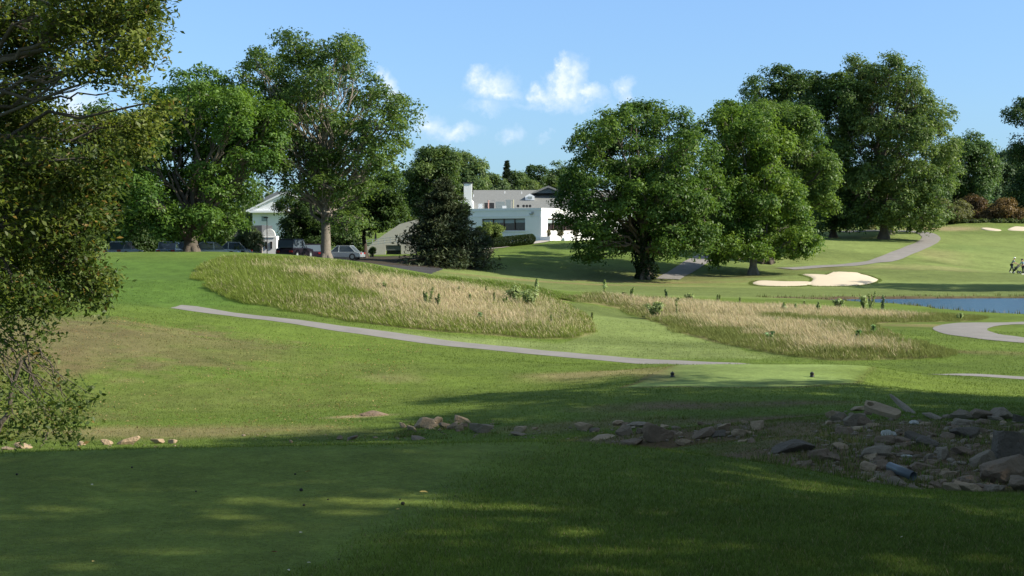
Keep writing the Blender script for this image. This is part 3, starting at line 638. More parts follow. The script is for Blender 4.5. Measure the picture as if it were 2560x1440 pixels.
tree('leafy_tree', 'yellow green broad leaved tree beside the large sand bunker', 'tree', (1883,687,150),
 [(1830,290,54,36),(1790,320,40,46),(1880,330,60,50),(1930,360,50,50),(1830,390,70,60),(1920,430,60,60),(1800,460,56,60),(1880,500,80,60),(1960,500,60,56),(1990,560,56,50),(1900,570,80,50),(1820,560,60,50),(2020,600,44,36),(1970,620,60,26),(1800,610,44,40),(1780,640,24,22),(1860,625,50,20),(1740,500,30,60)],
 24, leaf=(46000,.30), c=((.030,.068,.013),(.100,.148,.022)), fork=.14, rt=.85, seed=12, bark=M_barkl, top=(1870,320))
tree('leafy_tree', 'mid green tree just behind the yellow green one, with a wide dark trunk', 'tree', (1914,664,165),
 [(1940,290,60,44),(1990,320,56,50),(2030,380,50,56),(1960,380,70,60),(2060,440,36,50),(2010,470,60,50),(1900,310,50,40),(2050,510,40,40),(1940,480,70,60),(1870,300,40,34)],
 34, leaf=(34000,.30), c=((.034,.070,.018),(.095,.140,.028)), fork=.3, rt=.85, seed=13, bark=M_barkd)
tree('shade_tree', 'dark domed tree standing behind the two round trees', 'tree', (2083,597,204),
 [(1950,215,60,44),(1900,240,50,50),(2010,220,50,44),(1970,290,90,60),(2080,220,44,40),(2050,260,60,60),(2110,290,50,70),(1890,300,50,50),(2100,450,50,60),(2080,520,60,50),(2120,500,34,50),(2050,400,70,70),(2110,560,30,26),(2060,560,40,26)],
 18, leaf=(34000,.38), c=((.020,.045,.014),(.060,.095,.022)), fork=.12, rt=1.05, seed=14, bark=M_barkd)
tree('shade_tree', 'tallest tree on the right, in front of the cart path bend', 'tree', (2210,597,200),
 [(2145,165,30,34),(2215,175,44,40),(2180,210,60,50),(2250,220,50,46),(2290,260,44,44),(2130,240,44,50),(2200,280,80,60),(2300,310,56,56),(2350,300,34,44),(2120,330,60,60),(2240,360,80,60),(2340,380,56,60),(2370,430,34,50),(2160,420,60,60),(2270,450,80,60),(2350,500,44,56),(2180,500,60,50),(2280,540,56,40),(2320,540,44,36),(2130,480,44,60),(2240,520,60,40),(2170,540,40,24)],
 26, leaf=(48000,.36), c=((.034,.064,.020),(.100,.135,.036)), fork=.13, rt=1.05, seed=15, bark=M_bark, top=(2190,190))
tree('shade_tree', 'half hidden tree with a flared pale trunk just right of the tallest right tree', 'tree', (2226,586,212), [(2240,500,60,50),(2290,480,40,50),(2200,450,50,50),(2290,550,34,30)], 20, leaf=(9000,.4), c=DK, rt=1., seed=16, bark=M_barkl, core=False)
tree('background_tree', 'dark green tree behind the olive bush at right', 'tree', (2430,560,262), [(2430,370,46,34),(2400,400,40,50),(2460,410,30,50),(2420,460,60,50),(2440,510,50,40),(2380,470,30,60),(2330,480,40,60),(2350,400,30,40)], 18, leaf=(19000,.46), c=((.030,.062,.024),(.070,.110,.034)), rt=1.3, seed=17)
tree('background_tree', 'far green tree, its leaves tinted blue for haze, above the rust brown bushes', 'tree', (2500,552,340), [(2490,430,40,40),(2520,400,30,24),(2520,450,40,50),(2470,490,40,50),(2540,500,40,44),(2500,520,40,30),(2570,440,30,40)], 16, leaf=(13000,.60), c=((.035,.065,.035),(.075,.11,.05)), rt=1.6, seed=18)  # distance haze is put into the leaf colours as extra blue
tree('background_tree', 'dark tall tree cut off by the right edge of the view', 'tree', (2640,552,242), [(2545,285,30,26),(2570,330,56,50),(2600,270,50,50),(2560,390,30,26),(2590,400,60,60),(2570,480,50,70),(2640,350,80,90),(2650,480,80,80),(2580,530,50,36)], 24, leaf=(26000,.42), c=((.016,.036,.014),(.045,.075,.022)), rt=1.15, seed=19, bark=M_barkd)
for i,(px,top_,wd,dd,lab) in enumerate([(330,520,70,168,'dark low tree behind the car park at the far left'),(440,540,60,172,'dark low tree behind the car park, left of the bushy tree trunk'),(540,535,60,170,'dark low tree behind the silver car'),(130,500,90,166,'dark tree behind the drooping leaves of the near tree'),(20,480,90,170,'dark tree at the left edge behind the near tree')]):
    h_ = 640-top_
    tree('background_tree', lab, 'tree', (px,645,dd), [(px-wd*.3,top_+h_*.3,wd*.6,h_*.28),(px+wd*.35,top_+h_*.35,wd*.6,h_*.3),(px,top_+h_*.68,wd,h_*.3),(px-wd*.6,top_+h_*.7,wd*.5,h_*.28),(px+wd*.6,top_+h_*.72,wd*.5,h_*.26)], 10, leaf=(8000,.34), c=((.022,.042,.014),(.055,.085,.022)), rt=.9, seed=50+i, fork=.2)
# tree line behind the club house roof
for i,(px,top_,wd,dd,lab) in enumerate([(1236,436,32,262,'pale feathery tree at the left end of the tree line behind the roof'),(1298,428,34,270,'round pale green tree right of the dark spire behind the roof'),(1350,415,44,275,'dark round tree behind the roof above the far gable'),
      (1400,405,46,280,'tall tree half behind the ivy trunk tree, above the roof end'),(1330,452,40,255,'low light green tree right behind the roof ridge'),(1172,380,48,232,'pale green tree right behind the chimney top'),(940,520,60,186,'dark tree behind the beige ramp wall')]):
    h_ = 560-top_
    tree('background_tree', lab, 'tree', (px,594,dd), [(px-wd*.2,top_+h_*.16,wd*.55,h_*.16),(px-wd*.5,top_+h_*.35,wd*.6,h_*.2),(px+wd*.45,top_+h_*.36,wd*.6,h_*.22),(px,top_+h_*.62,wd,h_*.3)], 10, leaf=(7500,.42),
         c=[((.045,.075,.035),(.09,.125,.05)),((.035,.065,.024),(.085,.12,.036)),((.022,.045,.016),(.065,.095,.028)),((.03,.06,.02),(.07,.105,.03)),((.05,.08,.03),(.11,.14,.045)),((.045,.078,.03),(.10,.135,.045)),((.022,.045,.016),(.055,.085,.024))][i], rt=1.0, seed=30+i, core=True, fork=.4)
# conifers
def conifer(label, base, topy, wpx, c, n=20000, ls=.26, seed=0, tiers=16, gap=.0, name='conifer'):
    global rng
    rng = np.random.default_rng(500+seed)
    px, py, d = base; b = P(px,py,d); b[2] = gz1(b[0],b[1]); m = d/F; H = (py-topy)*m; Rm = wpx*m/2
    t = empty(name, b); tag(t, label, 'tree'); paths = [(np.array([b-[0,0,.3], b+[0,0,H*.5], b+[.1,0,H]]), [.28,.16,.03])]; pos = []; nr = []
    per = n//(tiers*11)
    for i in range(tiers):
        f = (i+.5)/tiers; z = b[2]+H*(.06+.94*f)+H/tiers*(rng.random()-.5); R_ = Rm*(1-f)**.75*(.85+.3*rng.random())+.15
        for j in range(11):
            a = rng.random()*6.283; rl = R_*(.6+.55*rng.random()); zj = H/tiers*(rng.random()-.5)*1.3; e = np.array([b[0]+math.cos(a)*rl, b[1]+math.sin(a)*rl, z+zj-rl*.16+.5*rng.random()])
            s0 = np.array([b[0],b[1],z+zj+.1]); paths.append((np.array([s0,(s0+e)/2+[0,0,-.1],e]), [.05,.035,.012]))
            tt = rng.random(per)**.6; w = (1-tt*.55)*R_*.22
            q = s0+(e-s0)*tt[:,None]+rng.normal(size=(per,3))*np.stack([w,w,w*.4],1); q[:,2] -= .12*tt*rl
            pos.append(q); nr.append(np.array([0,0,.8])+rng.normal(size=(per,3))*.6)
    pos = np.concatenate(pos); nr = np.concatenate(nr); k = len(pos)
    mv = np.clip(fbm(pos[:,0],pos[:,2],.9,2)+.2*rng.normal(size=k),0,1)[:,None]
    V, Fc, cc = leaves(pos, nr, ls*(.7+.6*rng.random(k)), (np.array(c[0])*(1-mv)+np.array(c[1])*mv)*(.8+.4*rng.random((k,1))), long=2.2)
    npmesh('crown', V, Fc, M_needle, t, cc); V, Fc = tubes(paths, 6); npmesh('trunk', V, Fc, M_barkd, t, smooth=True); return t
conifer('large dark spreading conifer in front of the white club house wall', (1108,652,143), 440, 262, ((.030,.050,.024),(.095,.115,.050)), 30000, .20, seed=1, tiers=20)
conifer('dark pointed conifer standing above the roof ridge behind the club house', (1267,594,266), 418, 60, ((.018,.036,.020),(.04,.065,.03)), 9000, .34, seed=2, tiers=16)
conifer('dark conifer behind the chimney, beside the pale green tree', (1182,594,240), 415, 66, ((.016,.036,.020),(.04,.068,.03)), 9000, .32, seed=3, tiers=16)
# bushes
def bush(name, label, base, lobes, c, n=6000, ls=.18, rt=.4, cat='bush', seed=0, stems=True, group=None, flat=.6, mat=None):
    global rng
    rng = np.random.default_rng(800+seed)
    px,py,d = base; b = P(px,py,d); b[2] = gz1(b[0],b[1]); m = d/F; lw = []
    for l in lobes:
        q = P(l[0],l[1],d); q[1] += (rng.random()-.5)*l[2]*m; lw.append((*q, l[2]*m, l[2]*m*.9, l[3]*m))
    t = empty(name, b); tag(t, label, cat, group); cr, P0 = make_crown('foliage', lw, n, ls, c[0], c[1], t, per=16, rt=rt, flat=flat, shell=.4, mat=mat)
    V, Fc = tubes([(wob(b-[0,0,.2], P0[q], 4, .08), [.05,.04,.025,.01]) for q in rng.choice(len(P0), min(14,len(P0)), replace=False)], 5)
    npmesh('stems', V, Fc, M_barkd, t); return t
OL = ((.060,.068,.028),(.115,.115,.045)); RU = ((.055,.040,.020),(.130,.085,.032)); GN = ((.03,.06,.015),(.09,.13,.03))
bush('bush', 'wide olive green bush right of the tallest right tree', (2360,563,232), [(2350,535,50,28),(2390,540,30,24),(2320,545,26,20),(2400,520,20,20)], OL, 9000,.3,.8, seed=1)
bush('bush', 'dark rust brown bush at the top of the right slope', (2445,562,236), [(2445,525,40,34),(2430,545,40,18)], ((.045,.032,.018),(.095,.062,.028)), 9000,.3,.8, seed=2)
bush('bush', 'orange brown round bush nearest the right edge', (2515,558,232), [(2515,532,40,28),(2490,540,36,20),(2540,542,30,20)], RU, 9000,.3,.8, seed=3)
bush('hedge', 'low clipped hedge running along the top of the right slope', (2400,560,230), [(x,555,16,6) for x in range(2290,2580,18)], ((.03,.05,.016),(.075,.095,.03)), 9000,.22,.4,'hedge',4)
bush('shrub', 'olive shrub left of the tallest right tree trunk', (2160,574,222), [(2160,545,26,26),(2175,560,22,18)], OL, 5000,.28,.6,seed=5)
bush('small_tree', 'small grey green tree in front of the gabled portico', (625,650,130), [(622,592,22,24),(612,610,24,20),(640,608,14,20),(598,620,12,12)], ((.06,.085,.045),(.12,.15,.075)), 6000,.18,.4,'tree',6)
bush('bush', 'bright green bush beside the white arched kiosk', (596,650,138), [(596,620,16,14),(612,625,12,10)], GN, 1800,.18,.4,seed=7)
bush('small_tree', 'light green ornamental tree in front of the dark office windows', (1222,622,168), [(1225,570,28,16),(1208,582,18,16),(1240,578,18,14),(1222,600,9,18)], ((.06,.09,.024),(.125,.16,.045)), 5000,.18,.4,'tree',8)
bush('shrub', 'low dark juniper shrubs at the foot of the large conifer', (1215,628,150), [(1195,615,26,14),(1160,625,30,14),(1215,605,14,12)], ((.016,.03,.014),(.045,.065,.024)), 4000,.18,.4,seed=9)
bush('shrub', 'round shrub by the ramp wall, right of the leaning dark trunk', (930,640,162), [(930,626,7,7)], GN, 800,.14,.25,seed=10)
bush('shrub', 'round shrub by the ramp wall, left of the leaning dark trunk', (882,640,162), [(882,628,8,7)], ((.06,.05,.03),(.1,.1,.04)), 800,.14,.25,seed=11)
for i,(x,l) in enumerate([(1368,'left small rose shrub on the white terrace planter'),(1400,'middle dark shrub on the white terrace planter'),(1440,'right shrub on the white terrace planter')]):
    t_ = bush('shrub', l, (x,604,177.5), [(x,582,8,6)], ((.05,.06,.03),(.11,.09,.05)), 700,.12,.22,seed=12+i)
def hedge():
    global rng
    rng = np.random.default_rng(33); a = P(1228,618,167); b = P(1338,612,171); n = 9000; t = empty('hedge', (a[0],a[1],gz1(a[0],a[1]))); tag(t,'clipped dark rounded hedge below the office windows beside the walkway','hedge')
    u = rng.random(n); an = rng.random(n)*2*math.pi; r = .85+.15*rng.random(n); x = a[0]+(b[0]-a[0])*u; y = a[1]+(b[1]-a[1])*u; e = np.minimum(1, np.minimum(u,1-u)*14)**.5
    sy = np.cos(an); sz_ = np.sin(an); sy = np.sign(sy)*np.abs(sy)**.6; sz_ = np.sign(sz_)*np.abs(sz_)**.6
    z = gz(x,y)+.62+sz_*.62*e*r; pos = np.stack([x,y+sy*.7*e*r,z],1)
    V,Fc,cc = leaves(pos, np.stack([0*an,np.cos(an),np.sin(an)+.2],1)+rng.normal(size=(n,3))*.35, .13+.08*rng.random(n), np.array([[.028,.052,.014]])*(.6+.8*rng.random((n,1))))
    npmesh('foliage', V, Fc, M_leaf, t, cc)
hedge()

# ------------------------------------------------------------------ the near tree at the left edge
def near_tree():
    global rng
    rng = np.random.default_rng(77); d = 20.; m = d/F; bx, by_ = -8.6, 20.2; b = np.array([bx, by_, gz1(bx,by_)])
    t = empty('overhanging_tree', b); tag(t, 'near tree leaning in at the left edge with drooping leafy branches and yellowing leaves', 'tree')
    spec = [(60,40,150,90),(210,50,120,90),(330,50,90,70),(370,30,50,50),(350,120,50,40),(300,150,60,44),(90,150,120,80),(-60,80,160,140),(230,170,70,36),(330,215,40,14),
            (40,260,110,70),(110,330,110,60),(240,340,100,50),(350,310,80,36),(420,270,34,20),(330,370,70,34),(50,420,120,80),(160,440,110,70),(240,440,70,60),(260,400,60,40),(50,540,120,80),(160,560,100,70),(240,540,60,50),(60,640,110,70),(170,660,80,60),
            (230,690,50,50),(40,730,70,40),(150,740,60,40),(245,745,34,40),(265,700,26,24),(110,770,40,30),(-80,300,140,160),(-100,550,140,160),(-60,720,90,60),
            (40,840,60,44),(95,900,36,34),(50,960,44,34),(165,955,22,20),(225,985,18,16),(20,1080,44,30),(130,830,26,22),(190,1020,46,34),(130,1050,60,40),(90,1010,40,30),(180,1080,40,26),(60,1060,34,30),(20,990,30,30),(70,930,26,18),(110,960,26,18),(-40,930,50,80),(200,990,24,14),(15,760,40,50),
            (60,-80,200,80),(260,-70,140,60),(-200,0,200,160),(-250,250,160,160),(-250,480,160,160)]
    P0 = []; ax = []; 
    LP = []; LN = []; LC = []; paths = []
    tr = np.array([[bx,by_,b[2]-.4],[bx+.05,by_,b[2]+1.2],[bx+.15,by_,-.8],[bx+.1,by_,1.2],[bx+.3,by_,3.2],[bx+.5,by_,5.2]]); paths.append((tr, [.42,.30,.26,.22,.16,.06]))
    for i,(cx,cy,rx,ry) in enumerate(spec):
        dy = (rng.random()-.5)*3.0; c_ = P(cx,cy,d+dy); rx*=m; ry*=m
        sparse = cy > 800 and cx > -20; n_t = int((rx*ry*(600 if cx > -40 and cy > -40 else 260) if not sparse else rx*ry*210)+2)
        dd = rng.normal(size=(n_t,3)); dd /= np.linalg.norm(dd,axis=1,keepdims=True); rr = rng.random(n_t)**.42
        tf = c_+dd*rr[:,None]*np.array([rx,(rx+ry)*.55,ry])
        # limb
        h0 = np.interp(c_[2], [-3.4,-1,1.5,5], [.3,1.3,2.4,4.6]); k = min(4, max(1, h0)); s0 = np.array([bx+.1, by_, np.clip(c_[2]*.75+(.8 if c_[2] < 0 else -.4), -1.4, 4.6)])
        if sparse: s0 = np.array([bx+.1,by_,-1.1])
        pl = wob(s0, c_, 7, .05, .25); paths.append((pl, np.linspace(.04 if not sparse else .009, .005, 7)*(1+.5*(rx+ry))))
        for q in tf[::(14 if sparse else 6)]:
            st = pl[rng.integers(3,7)]; tw = wob(st, q, 5, .07); paths.append((tw, np.linspace(.006,.0025,5) if sparse else np.linspace(.010,.003,5)))
        per = 15; kk = np.repeat(np.arange(n_t), per); n = len(kk)
        g_ = rng.normal(size=(n,3)); off = g_*np.array([.105,.105,.085]); pos = tf[kk]+off; pos[:,2] -= .04*rng.random(n)
        nr = np.array([0.25,-.15,.75])+rng.normal(size=(n,3))*.62
        hv = fbm(tf[:,0]*1.0, tf[:,2], 1.1, 3)[kk]+.35*(rng.random(n_t)[kk]-.5)+.12*rng.normal(size=n); hv = np.clip((hv-.3)*1.8,0,1)[:,None]
        cc = np.array([.054,.092,.018])*(1-hv)+np.array([.200,.240,.045])*hv; cc *= (.75+.5*rng.random((n,1)))
        ylw = rng.random(n) < (.02 if cy < 350 or cy > 800 else .06); cc[ylw] = np.array([.22,.15,.035])*(.6+.7*rng.random((ylw.sum(),1)))
        LP.append(pos); LN.append(nr); LC.append(cc)
    pos = np.concatenate(LP); nr = np.concatenate(LN); cc = np.concatenate(LC)
    V,Fc,c2 = leaves(pos, nr, (.057*(.65+.6*rng.random(len(pos)))), cc, fold=.14, long=1.55)
    npmesh('crown', V, Fc, M_leaf, t, c2); 
    # long bare hanging twigs
    for (x0,y0,x1,y1) in [(20,820,90,960),(60,830,100,1060),(85,760,90,880),(110,720,170,735),(10,860,150,1000),(60,900,140,1090),(140,720,155,745),(30,930,20,1080),(100,870,170,1010),(90,950,180,1060),(120,1080,100,1120)]:
        paths.append((wob(P(x0,y0,d-.3), P(x1,y1,d-.5), 8, .05), np.linspace(.014,.004,8)))
    for (x0,y0,x1,y1,r) in [(-30,170,130,95,.045),(-60,330,160,440,.05),(90,250,240,238,.02),(240,238,300,225,.012),(-20,1120,55,900,.05),(-60,700,120,735,.03)]:
        paths.append((wob(P(x0,y0,d-.6), P(x1,y1,d-.6), 8, .035), np.linspace(r,r*.45,8)))
    V,Fc = tubes(paths, 6); npmesh('trunk', V, Fc, M_bark, t, smooth=True); return len(pos)
nl = near_tree()

# ------------------------------------------------------------------ trees just outside the view on the right: they shade the tee and the bank
def side_tree(label, x, y, H, Rr, seed, n=14000, zb=.22, ls=.28, copyfrom=None):
    global rng
    rng = np.random.default_rng(900+seed); b = np.array([x,y,gz1(x,y)]); t = empty('shade_tree', b); tag(t,label,'tree','shade trees standing beside the upper tee')
    lw = [(b[0],b[1],b[2]+H*(zb+(1-zb)*.5), Rr*.8,Rr*.8,H*(1-zb)*.48)]
    for i in range(12):
        a = i*2.4; f = i/12; r = Rr*.55*(1-.3*f); lw.append((b[0]+math.cos(a)*r, b[1]+math.sin(a)*r, b[2]+H*(zb+.12+f*(.72-zb*.6)), Rr*.48, Rr*.48, H*.13))
    cr,P0 = make_crown('crown', lw, n, ls, DK[0], MD[1], t, per=20, rt=.8, shell=.3)
    tr = wob(b-[0,0,.4], b+[0,0,H*.85], 8, .01); paths = [(tr, np.linspace(.38,.06,8))]
    for l in lw[1:]: paths.append((wob(tr[3], np.array(l[:3]), 5, .05), np.linspace(.14,.04,5)))
    V,Fc = tubes(paths,8); npmesh('trunk', V, Fc, M_bark, t, smooth=True)
SIDE = [(21.5,26.3,15.5,7.8,26000,.10),(19.5,20.6,15.5,6.3,22000,.10),(15.8,14.5,14.5,6.2,20000,.14),(15.0,5.5,13.5,5.2,14500,.16),(27.5,18.5,17,6.5,17000,.16),(12.5,-4,13,5.5,12500,.16),(26,8,17,6.5,15000,.16)]
SLAB = ['shade tree right of the rock bowl between the two tees, outside the view','broad shade tree just outside the right edge, level with the lower tee bank','shade tree right of the front rim of the rock bowl, outside the view','shade tree close beside the upper tee on the right, outside the view','tall shade tree behind the largest boulders, outside the view','shade tree behind the camera on the right of the upper tee','tall shade tree furthest right of the upper tee, outside the view']
for i,(x,y,H,Rr,n,zb) in enumerate(SIDE): side_tree(SLAB[i], x,y,H,Rr,i,n,zb)
side_tree('large tree past the right edge beyond the pond, shading the bank', 62,126,21,8.5,20,16000,.15,.42)
side_tree('second large tree past the right edge beyond the pond', 74,121,20,8,21,10000,.15,.42)

# ------------------------------------------------------------------ grasses
def blades(name, x, y, h, w, lx, ly, cb, ct, mat, kind='stuff', z=None, head=False):
    n = len(x); z = gz(x,y)-.01 if z is None else z; a = rng.random(n)*math.pi; dx = np.cos(a)*w/2; dy = np.sin(a)*w/2
    if head:   # narrow foot, wide seed head
        V = np.stack([np.stack([x,y,z],1), np.stack([x+lx*.62+dx,y+ly*.62+dy,z+h*.68],1), np.stack([x+lx,y+ly,z+h],1), np.stack([x+lx*.62-dx,y+ly*.62-dy,z+h*.68],1)],1).reshape(-1,3)
        Fc = np.arange(4*n).reshape(n,4); cc = np.stack([cb,ct*.9,ct,ct*.9],1).reshape(-1,3)
    else:
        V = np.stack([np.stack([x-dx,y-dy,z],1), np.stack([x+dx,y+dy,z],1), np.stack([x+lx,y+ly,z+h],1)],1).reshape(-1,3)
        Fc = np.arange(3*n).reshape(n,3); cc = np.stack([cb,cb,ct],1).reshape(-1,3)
    o = npmesh(name, V, Fc, mat, None, np.clip(cc,.003,1)); tag(o, kind=kind); return o
rng = np.random.default_rng(5)
def fan(n, d0, d1, u0=-.43, u1=.43, p=1.0):
    q = rng.random(n); d = 1/((1/d0**p)*(1-q)+(1/d1**p)*q)**(1/p); u = u0+(u1-u0)*rng.random(n); return u*d, d
allpaths = [(path1,1.3),(path2,1.35),(path3,1.45),(path4,1.35)]
def offpaths(x,y):
    k = np.ones(len(x),bool)
    for l,w in allpaths[:2]: k &= linedist(x,y,l[::2]) > w-.12
    return k
# upper tee and the collar beside it: short turf, real blades
x,y = fan(430000, 5.8, 13.4, p=1.3); gc = gcolor(x,y); n = len(x); it = polydist(x,y,tee1)+(rng.random(n)-.5)*.45+(fbm(x,y,.5,2)-.5)*.5 > .02
hh = np.where(it, .014, .030)*(.6+.8*rng.random(n)); ww = np.where(it,.0050,.0060)*(.7+.6*rng.random(n)); k = rng.random(n) < np.where(it,.8,1.)
c2 = gc*(.55+.9*rng.random((n,1)))*(.75+.5*fbm(x,y,.16,3))[:,None]; dry = rng.random(n) < np.where(it,.035,.05); c2[dry] = G_TAN*.9
o = blades('turf_grass', x[k],y[k],hh[k],ww[k],(rng.normal(size=n)*hh*.5)[k],(rng.normal(size=n)*hh*.5)[k],(c2*.85)[k],(c2*1.15)[k],M_grass)
tag(o,'short mown grass of the upper tee and its darker collar in the foreground','grass')
# slopes and lawns 13 - 62 m
x,y = fan(520000, 13.0, 64, p=.8); kk = (polydist(x,y,fes1) < .1) & (polydist(x,y,fes2) < .1) & offpaths(x,y); x,y = x[kk],y[kk]; gc = gcolor(x,y); n = len(x)
t2 = polydist(x,y,tee2) > -.1; dirt = (gc[:,0] > gc[:,1]*1.05); s_ = (y/30)**.6
hh = np.where(t2,.012,.036)*s_*(.5+1.0*rng.random(n)); ww = .014*s_*(.7+.6*rng.random(n)); k = (rng.random(n) < np.where(dirt,.5,1.)) & (rng.random(n) < np.where(t2,.5,1))
c2 = gc*(.72+.55*rng.random((n,1))); gq = dirt & (rng.random(n) < .45); c2[gq] = G_ROUGH*(.6+.6*rng.random((gq.sum(),1)))
o = blades('lawn_grass', x[k],y[k],hh[k],ww[k],(rng.normal(size=n)*hh*.6)[k],(rng.normal(size=n)*hh*.6)[k],(c2*.85)[k],(c2*1.15)[k],M_grass)
tag(o,'mown rough grass on the slopes, bank and lawns between the two tees','grass')
# tall meadow grass
def meadow(name, poly, n, label, seed, hmul=1., kind=0):
    global rng
    rng = np.random.default_rng(seed); q = np.asarray(poly)[:,:2]; x0,y0 = q.min(0); x1,y1 = q.max(0)
    x = x0+(x1-x0)*rng.random(n*3); yy = y0+(y1-y0)*rng.random(n*3); pd = polydist(x,yy,poly); ed = pd+(fbm(x,yy,1.2,4)-.5)*1.5; k = (ed > 0) & (rng.random(n*3) < (y0/yy)**.9); x,yy,ed = x[k][:n],yy[k][:n],ed[k][:n]; n = len(x)
    px = 1280+F*x/yy
    tall = fbm(x,yy,3.0,2); edge = sstep(0,1.6,ed)
    if kind == 1: dryw = np.clip(sstep(700,1120,px+900*(fbm(x,yy,3.,7)-.5))*(.15+.75*sstep(0.5,6.5,ed+4*(fbm(x,yy,3,9)-.5)))+.03,0,1); gre = col(.19,.25,.05)
    elif kind == 2: dryw = np.clip(.05+.66*sstep(.3,3.4,ed+3.2*(fbm(x,yy,2.5,9)-.5))-.55*sstep(2250,2420,px)-.75*sstep(.50,.68,fbm(x,yy,5,12)),0,1); gre = col(.19,.225,.07)
    else: dryw = np.full(n,.06); gre = col(.165,.25,.045)
    isdry = rng.random(n) < dryw*.86
    h = (.15+.24*tall+.22*fbm(x,yy,.7,5)**2+.20*rng.random(n)**4)*hmul*(.5+.5*edge)*np.where(isdry,1.08,.92)
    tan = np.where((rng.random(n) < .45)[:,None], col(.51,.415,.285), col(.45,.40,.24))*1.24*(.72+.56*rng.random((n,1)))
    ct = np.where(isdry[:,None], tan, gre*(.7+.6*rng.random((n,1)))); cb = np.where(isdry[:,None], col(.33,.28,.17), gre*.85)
    w = np.where(isdry,.013,.014)*(.6+.8*rng.random(n)); wind = .15+.55*(fbm(x,yy,1.6,6)-.4)+.08*rng.random(n)
    lx = -(wind)*h*1.4+rng.normal(size=n)*h*.36; ly = rng.normal(size=n)*h*.36
    o = blades(name, x,yy,h,w,lx,ly,cb,ct,M_dry,head=True); tag(o,label,'tall grass'); return o
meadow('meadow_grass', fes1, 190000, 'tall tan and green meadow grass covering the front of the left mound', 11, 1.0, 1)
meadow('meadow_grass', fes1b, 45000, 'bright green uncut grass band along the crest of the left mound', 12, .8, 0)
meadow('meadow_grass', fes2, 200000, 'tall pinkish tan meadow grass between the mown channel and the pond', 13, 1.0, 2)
# rough grass of the pond banks
q_ = rng.random(26000); x = 12+70*rng.random(26000); y = 84+34*rng.random(26000); pd = polydist(x,y,pond); k = (pd > -1.6) & (pd < .1) & (rng.random(26000) < .9); x,y = x[k],y[k]; n = len(x)
c2 = np.where((rng.random(n)<.3)[:,None], G_TAN*.8, G_OLIVE)*(.7+.6*rng.random((n,1))); hh = .22*(.5+rng.random(n))
tag(blades('bank_grass', x,y,hh,.06+0*x,rng.normal(size=n)*.05,rng.normal(size=n)*.05,c2*.8,c2*1.1,M_grass),'rough grass fringe along the pond bank','grass')

# distant woods
def woods():
    global rng
    rng = np.random.default_rng(41); P0 = []; R0 = []
    for i in range(150):
        a = -.52+1.04*i/149; d = 380+90*rng.random(); r = 7+4*rng.random(); hh = 5+4*rng.random()+ (3 if abs(a) > .2 else 0); x = a*d
        P0.append((x,d,hbase(x,d)[0]+hh*.45,r,r,hh))
    n = 60000; lw = np.array(P0); k = rng.integers(0,len(lw),n); dd = rng.normal(size=(n,3)); dd /= np.linalg.norm(dd,axis=1,keepdims=True)
    pos = lw[k,:3]+dd*lw[k,3:]*(.8+.25*rng.random((n,1))); mv = (.6*rng.random(n)+.4*rng.random(len(lw))[k])[:,None]
    V,Fc,cc = leaves(pos, dd+rng.normal(size=(n,3))*.6, .9+.7*rng.random(n), np.array(FAR[0])*(1-mv)+np.array(FAR[1])*mv)
    tag(npmesh('distant_woods', V, Fc, M_leaf, None, cc), 'far wooded skyline behind the whole golf course', 'woods', kind='stuff')
woods()

